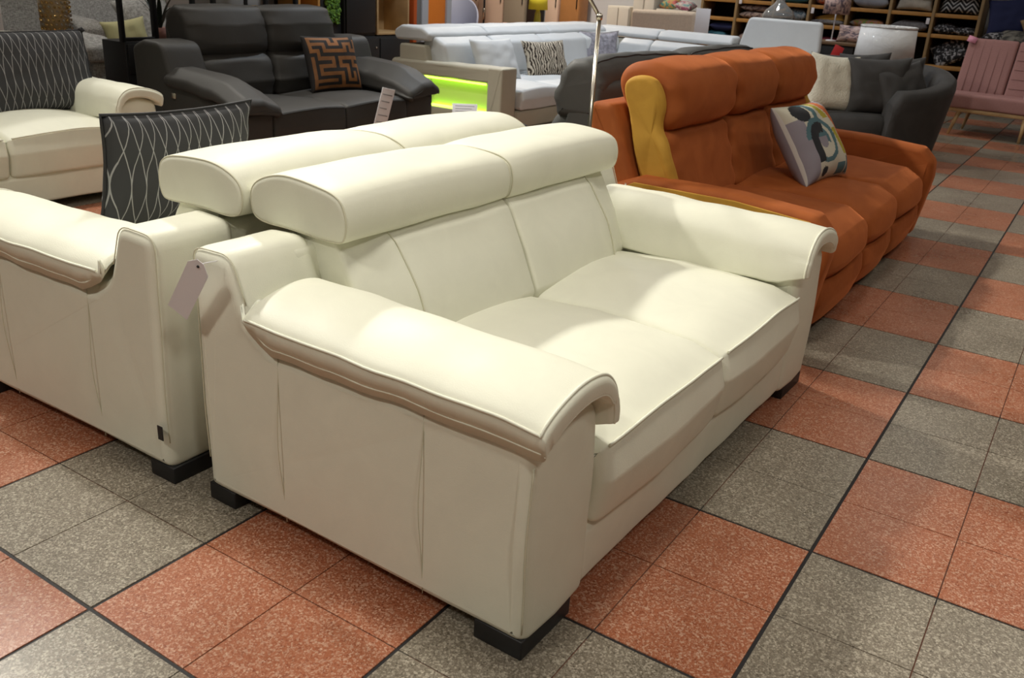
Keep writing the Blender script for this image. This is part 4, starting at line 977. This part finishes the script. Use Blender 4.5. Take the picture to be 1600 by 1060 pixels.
for k, (dx, rr, c_) in enumerate(((-.42, .045, (.62, .36, .26)), (-.30, .038, (.5, .3, .22)), (-.18, .035, (.45, .22, .14)))):
    o = obj('ceramic_bowl', lathe([(0, 0), (rr * .5, 0), (rr, rr * .7), (rr * .8, rr * 1.5), (rr * .7, rr * 1.5), (rr * .85, rr * .7), (0, .012)], 18), plain('clay_%d' % k, c_, .6)); o.location = (-8.3 + dx, 11.42, .55)
    setp(o, ['largest clay bowl on the far low table', 'middle clay bowl on the far low table', 'darkest clay bowl nearest the yellow lamp'][k], 'bowl', 'clay bowls on the far table')
L_ = thing('tall_floor_lamp', 'dark floor lamp pole before the peach wardrobe', 'floor lamp', (-9.3, 11.6, 0))
obj('pole', tube([(0, 0, .02), (0, 0, 1.6)], .018, 10), BLACKM, L_); obj('collar', lathe([(.028, .62), (.03, .80), (.02, .82), (.02, .62)], 14, closed=True), CHROME, L_); obj('base', lathe([(0, 0), (.16, 0), (.16, .02), (.03, .03), (0, .03)], 24), BLACKM, L_); obj('shade', lathe([(.2, 1.5), (.15, 1.75), (.146, 1.75), (.196, 1.5)], 28, closed=True), PAPER, L_); obj('spider', tube([(-.17, 0, 1.6), (.17, 0, 1.6)], .004, 6), BLACKM, L_)
BLUG = plain('blue_grey_shell', (.22, .24, .33), .5)
R = thing('shell_chair', 'blue grey armchair with a rounded shell back in the far left display', 'armchair', (-8.62, 9.95, 0), math.radians(35))
bm = bmesh.new(); rows = []
for i in range(25):
    a = math.radians(-20 + 220 * i / 24); e = math.sin(math.pi * i / 24); h = .62 + .40 * e ** .8
    rows.append([bm.verts.new((r_ * math.cos(a), r_ * math.sin(a), z)) for r_, z in ((.24, .42), (.29, .5), (.31, h - .03), (.295, h), (.275, h - .02), (.25, .5), (.22, .43))])
for p_, q_ in zip(rows[:-1], rows[1:]):
    for j in range(7): bm.faces.new((p_[j], p_[(j + 1) % 7], q_[(j + 1) % 7], q_[j]))
bm.faces.new(rows[0]); bm.faces.new(rows[-1])
obj('shell', bm, BLUG, R); obj('seat', lathe([(0, .40), (.24, .40), (.26, .43), (.24, .46), (0, .47)], 28), BLUG, R)
for a in (45, 135, 225, 315): obj('leg', tube([(.15 * math.cos(math.radians(a)), .15 * math.sin(math.radians(a)), .41), (.25 * math.cos(math.radians(a)), .25 * math.sin(math.radians(a)), 0)], [.016, .010], 8), BLACKM, R)

# ------------------------------------------------------------------ black cabinets, moss panel and orange partition
R = thing('black_cabinet', 'black cabinet with an open light oak cube behind the charcoal sofa', 'cabinet', (-7.0, 5.95, 0), 0, (-7.0, 5.95, 0))
obj('lower_body', box(-7.2, -6.8, 5.42, 6.52, .04, .66, .006), BLACKP, R); obj('plinth', box(-7.18, -6.84, 5.44, 6.50, 0, .04, 0), BLACKP, R)
obj('upper_body', box(-7.2, -6.82, 5.42, 5.92, .66, 1.9, .006), BLACKP, R)
for (y0, y1, z0, z1) in ((5.44, 5.91, .70, 1.86), (5.44, 5.96, .08, .64), (5.98, 6.50, .08, .64)):
    d_ = obj('door', box(-6.82 if z0 > .5 else -6.80, -6.80 if z0 > .5 else -6.785, y0, y1, z0, z1, .003), BLACKP, R)
    obj('knob', lathe([(0, 0), (.012, 0), (.014, .012), (0, .018)], 12, c=(0, 0, 0)), CHROME, d_).matrix_local = Matrix.Translation((-6.785, y1 - .06, z1 - .1)) @ Matrix.Rotation(math.pi / 2, 4, 'Y')
for nm, dims in (('cube_side', (-7.18, -6.80, 5.935, 5.96, .675, 1.35)), ('cube_side', (-7.18, -6.80, 6.475, 6.50, .675, 1.35)), ('cube_bottom', (-7.18, -6.80, 5.96, 6.475, .675, .70)), ('cube_top', (-7.18, -6.80, 5.96, 6.475, 1.325, 1.35)), ('cube_back', (-7.19, -7.17, 5.935, 6.50, .675, 1.35))):
    obj(nm, box(*dims, .002), OAK, R)
R = thing('moss_panel', 'tall framed panel of bright green moss beside the black cabinet', 'moss panel', (-6.85, 5.28, 0), 0, (-6.85, 5.28, 0))
obj('frame', box(-6.92, -6.86, 5.10, 5.42, .0, 1.9, .004), BLACKP, R)
MOSS = pat('green_moss', (.03, .08, .01), (.10, .22, .02), 30, (.18, .33, .04))
bm = bmesh.new(); rnd = random.Random(3)
for k in range(500):
    y, z = rnd.uniform(5.17, 5.37), rnd.uniform(.80, 1.8); s = rnd.uniform(.012, .026)
    gg = bmesh.ops.create_icosphere(bm, subdivisions=1, radius=s)
    for v in gg['verts']: v.co += Vector((-6.855 + rnd.uniform(0, .02), y, z))
mo = obj('moss', bm, MOSS, R, smooth=False); mo['kind'] = 'stuff'
R = thing('orange_partition', 'light grey partition with a bright orange inset panel', 'partition', (-6.9, 6.95, 0), 0, (-6.9, 6.95, 0))
ORP = plain('orange_panel', (.75, .21, .02), .5); LG = plain('light_grey_frame', (.42, .44, .47), .5)
obj('side_panel', box(-7.0, -6.78, 6.56, 6.62, 0, 2.1, .004), plain('deep_orange', (.45, .08, .01), .6), R)
obj('post', box(-7.0, -6.80, 6.63, 6.72, 0, 2.1, .004), plain('mid_grey', (.16, .155, .145), .6), R)
obj('post', box(-7.0, -6.78, 6.72, 6.84, 0, 2.1, .004), LG, R); obj('inset_panel', box(-6.96, -6.81, 6.84, 7.21, 0.05, 2.05, .002), ORP, R); obj('post', box(-7.0, -6.78, 7.21, 7.30, 0, 2.1, .004), LG, R); obj('foot', box(-7.05, -6.7, 6.56, 7.30, -.0, .05, .004), LG, R)

# framed shelf units behind the charcoal sofa
R = thing('black_frame_shelf', 'tall black framed shelf with a pale back panel behind the charcoal sofa', 'shelf', (-7.0, 4.2, 0), 0, (-7.0, 4.2, 0))
for y in (3.70, 4.34, 4.74): 
    for x in (-7.15, -6.85): obj('post', box(x - .02, x + .02, y - .02, y + .02, 0, 1.9, .002), BLACKM, R)
obj('back_panel', box(-7.16, -7.14, 3.72, 4.72, .5, 1.88, 0), plain('pale_panel', (.36, .36, .36), .8), R)
for z in (.25, .72, 1.88): obj('shelf_board', box(-7.15, -6.85, 3.70, 4.74, z - .015, z + .015, .002), BLACKM, R)
obj('shelf_board', box(-7.12, -6.86, 4.36, 4.72, .94, .965, .002), OAK, R)
R = thing('oak_box_shelf', 'golden oak open box shelf with white books beyond the charcoal headrests', 'shelf', (-7.0, 4.95, 0), 0, (-7.0, 4.95, 0))
for dims, nm in (((-7.15, -6.85, 4.78, 4.81, 0, 1.5), 'side_panel'), ((-7.15, -6.85, 5.06, 5.09, 0, 1.5), 'side_panel'), ((-7.15, -6.85, 4.81, 5.06, .93, .96), 'shelf_board'), ((-7.15, -6.85, 4.81, 5.06, 1.47, 1.5), 'shelf_board'), ((-7.15, -6.85, 4.81, 5.06, .05, .08), 'shelf_board'), ((-7.16, -7.14, 4.78, 5.09, 0, 1.5), 'back_panel')): obj(nm, box(*dims, .002), SHELFW, R)

# ------------------------------------------------------------------ grey tweed armchairs, mirror stand and plant at the left
def tweed_chair(name, label, loc, rot):
    R = thing(name, label, 'armchair', loc, rot); R.scale = (1.12, 1.12, 1.14)
    wf = lambda c: wob(c, .008, 5)
    obj('base', sweep([(-.45, .08, .03), (-.45, .30, .02), (.42, .30, .03), (.42, .08, .03)], -.40, .40, .03, fn=wf), GREYTW, R)
    obj('seat_cushion', sweep([(-.30, .29, .03), (-.30, .46, .05), (.42, .48, .06), (.45, .38, .05), (.42, .29, .04)], -.30, .30, .04, fn=wf), GREYTW, R)
    obj('backrest', sweep([(-.50, .15, .04), (-.58, 1.02, .08), (-.42, 1.06, .08), (-.30, .92, .10), (-.22, .45, .08), (-.26, .15)], -.36, .36, .07, fn=wf), GREYTW, R)
    for s in (-1, 1):
        f_ = lambda c, s=s: wob(Vector((c.x, s * c.y, c.z)), .006, 5)
        obj('arm', sweep([(-.50, .08, .03), (-.50, .58, .05), (.40, .56, .06), (.42, .45, .05), (.42, .08, .03)], .30, .48, .04, fn=f_), GREYTW, R)
        obj('arm_pad', sweep([(-.46, .555, .03), (-.46, .66, .05), (.30, .655, .06), (.46, .60, .05), (.47, .50, .04), (.42, .49, .03), (.40, .55, .02)], .275, .495, .04, fn=f_), GREYTW, R)
        for x in (-.42, .36): obj('foot', box(x - .03, x + .03, s * .38 - .03, s * .38 + .03, 0, .085, .004), BLACKP, R)
    return R
tweed_chair('tweed_armchair', 'grey tweed armchair with padded arms left of the black mirror stand', (-7.05, 1.95, 0), math.radians(-12))
tweed_chair('tweed_armchair', 'grey tweed armchair at the far left behind the crystal lamp', (-7.3, .72, 0), math.radians(0))
tweed_chair('tweed_armchair', 'grey tweed armchair in the back row, seen above the padded arm', (-8.6, 2.45, 0), math.radians(-12))
tweed_chair('tweed_armchair', 'grey tweed armchair seen through the black open frame', (-8.6, 3.85, 0), math.radians(-12))
cushion('pale_yellow_cushion', 'pale yellow cushion seen through the black open frame', .38, .34, .15, plain('pale_yellow', (.42, .39, .20), .85), (-6.98, 2.86, .69), (.3, .95, .15), (-.3, .1, .95), n=14)
cushion('tweed_cushion', 'grey tweed cushion behind the black open frame beside the yellow one', .50, .60, .16, GREYTW, (-7.12, 3.20, .77), (.3, .95, .25), (-.3, .2, .95), n=14)
R = thing('cushion_rack', 'low grey bench holding two cushions behind the open frame', 'bench', (-7.1, 3.0, 0)); obj('seat', box(-.3, .3, -.5, .5, .38, .48, .02), GREYTW, R)
for x in (-.25, .25):
    for y in (-.45, .45): obj('leg', box(x - .025, x + .025, y - .025, y + .025, 0, .38, .003), BLACKP, R)
R = thing('framed_stand', 'black cabinet with a tall open black frame on top', 'cabinet', (-5.95, 2.17, 0), 0, (-5.95, 2.1, 0))
obj('body', box(-6.10, -5.82, 1.96, 2.30, .03, .78, .004), BLACKP, R); obj('plinth', box(-6.08, -5.84, 1.98, 2.28, 0, .03, 0), BLACKP, R)
obj('drawer', box(-5.82, -5.808, 1.975, 2.285, .55, .765, .002), BLACKP, R)
for (y0, y1) in ((1.945, 1.975), (2.225, 2.262)): obj('frame_post', box(-5.86, -5.82, y0, y1, .78, 1.75, .002), BLACKM, R)
obj('frame_bar', box(-5.86, -5.82, 1.975, 2.225, .785, .81, .002), BLACKM, R); obj('frame_bar', box(-5.86, -5.82, 1.945, 2.262, 1.72, 1.75, .002), BLACKM, R)
R = thing('plant_stand', 'dark stand under the pink plant pot', 'stand', (-6.0, 2.48, 0)); obj('top', box(-.1, .1, -.1, .1, .74, .765, .003), BLACKM, R)
for x in (-.085, .085):
    for y in (-.085, .085): obj('leg', box(x - .01, x + .01, y - .01, y + .01, 0, .74, 0), BLACKM, R)
R = thing('potted_plant', 'dark leaved plant in a pink clay pot beside the black frame', 'potted plant', (-6.0, 2.48, .765))
obj('pot', lathe([(0, 0), (.05, 0), (.062, .10), (.058, .10), (.048, .01), (0, .01)], 24), plain('pink_clay', (.34, .16, .13), .7), R); obj('soil', lathe([(0, .085), (.055, .085), (.0, .09)], 20), BLACKP, R)
LEAF = plain('dark_leaf', (.012, .022, .014), .5)
for k in range(9):
    a = k * 2.4; L0 = .22 + .06 * (k % 3); bm = bmesh.new(); vs = []
    for s in range(7):
        u = s / 6; r_ = .01 + .13 * u ** 1.4; z = .09 + L0 * (u - .25 * u * u) ; wd = .018 * math.sin(math.pi * (.12 + .86 * u))
        c_ = Vector((r_ * math.cos(a), r_ * math.sin(a), z)); sd = Vector((-math.sin(a), math.cos(a), 0)) * wd
        vs.append((bm.verts.new(c_ + sd), bm.verts.new(c_ + Vector((0, 0, -.004))), bm.verts.new(c_ - sd)))
    for p_, q_ in zip(vs[:-1], vs[1:]): bm.faces.new((p_[0], p_[1], q_[1], q_[0])); bm.faces.new((p_[1], p_[2], q_[2], q_[1]))
    obj('leaf', bm, LEAF, R)
R = thing('info_sheet_stand', 'white printed sheet on a stand at the left edge', 'sign', (-6.1, 1.22, 0)); lines = plain('grey_print', (.35, .35, .37), .8)
sh = obj('sheet', box(-.004, .004, -.13, .08, .80, 1.02, .001), PAPER, R)
for k in range(6): obj('print_line', box(.004, .005, -.11, .06 - .02 * (k % 3), .985 - k * .028, .99 - k * .028, 0), lines, sh)
obj('pole', tube([(0, -.02, .02), (0, -.02, .80)], .008, 8), CHROME, R); obj('base', lathe([(0, 0), (.1, 0), (.1, .012), (0, .02)], 20, c=(0, -.02, 0)), CHROME, R)

# price cards on the floor behind the second cream sofa
def card_stand(label, loc, rotz, w, h, z0, lean, landscape=False):
    R = thing('price_card_stand', label, 'sign', loc, rotz)
    sh = obj('card', box(-w / 2, w / 2, -.003, .003, 0, h, .001), PAPER, R); sh.location = (0, 0, z0); sh.rotation_euler = (lean[0], lean[1], 0)
    for k in range(7): obj('print_line', box(-w * .38, w * (.38 - .1 * (k % 3)), -.0045, -.003, h * (.88 - k * .12), h * (.90 - k * .12), 0), lines, sh)
    obj('pole', tube([(0, .01, .01), (0, .01, z0 + h * .3)], .008, 8), CHROME, R); obj('base', lathe([(0, 0), (.10, 0), (.10, .01), (0, .018)], 20), CHROME, R)
card_stand('narrow white price card leaning before the charcoal sofa', (-4.10, 2.85, 0), math.radians(75), .11, .42, .18, (.1, .22))
card_stand('white price card lying before the glowing green arm', (-4.28, 4.22, 0), math.radians(40), .22, .20, .16, (-.5, 0))
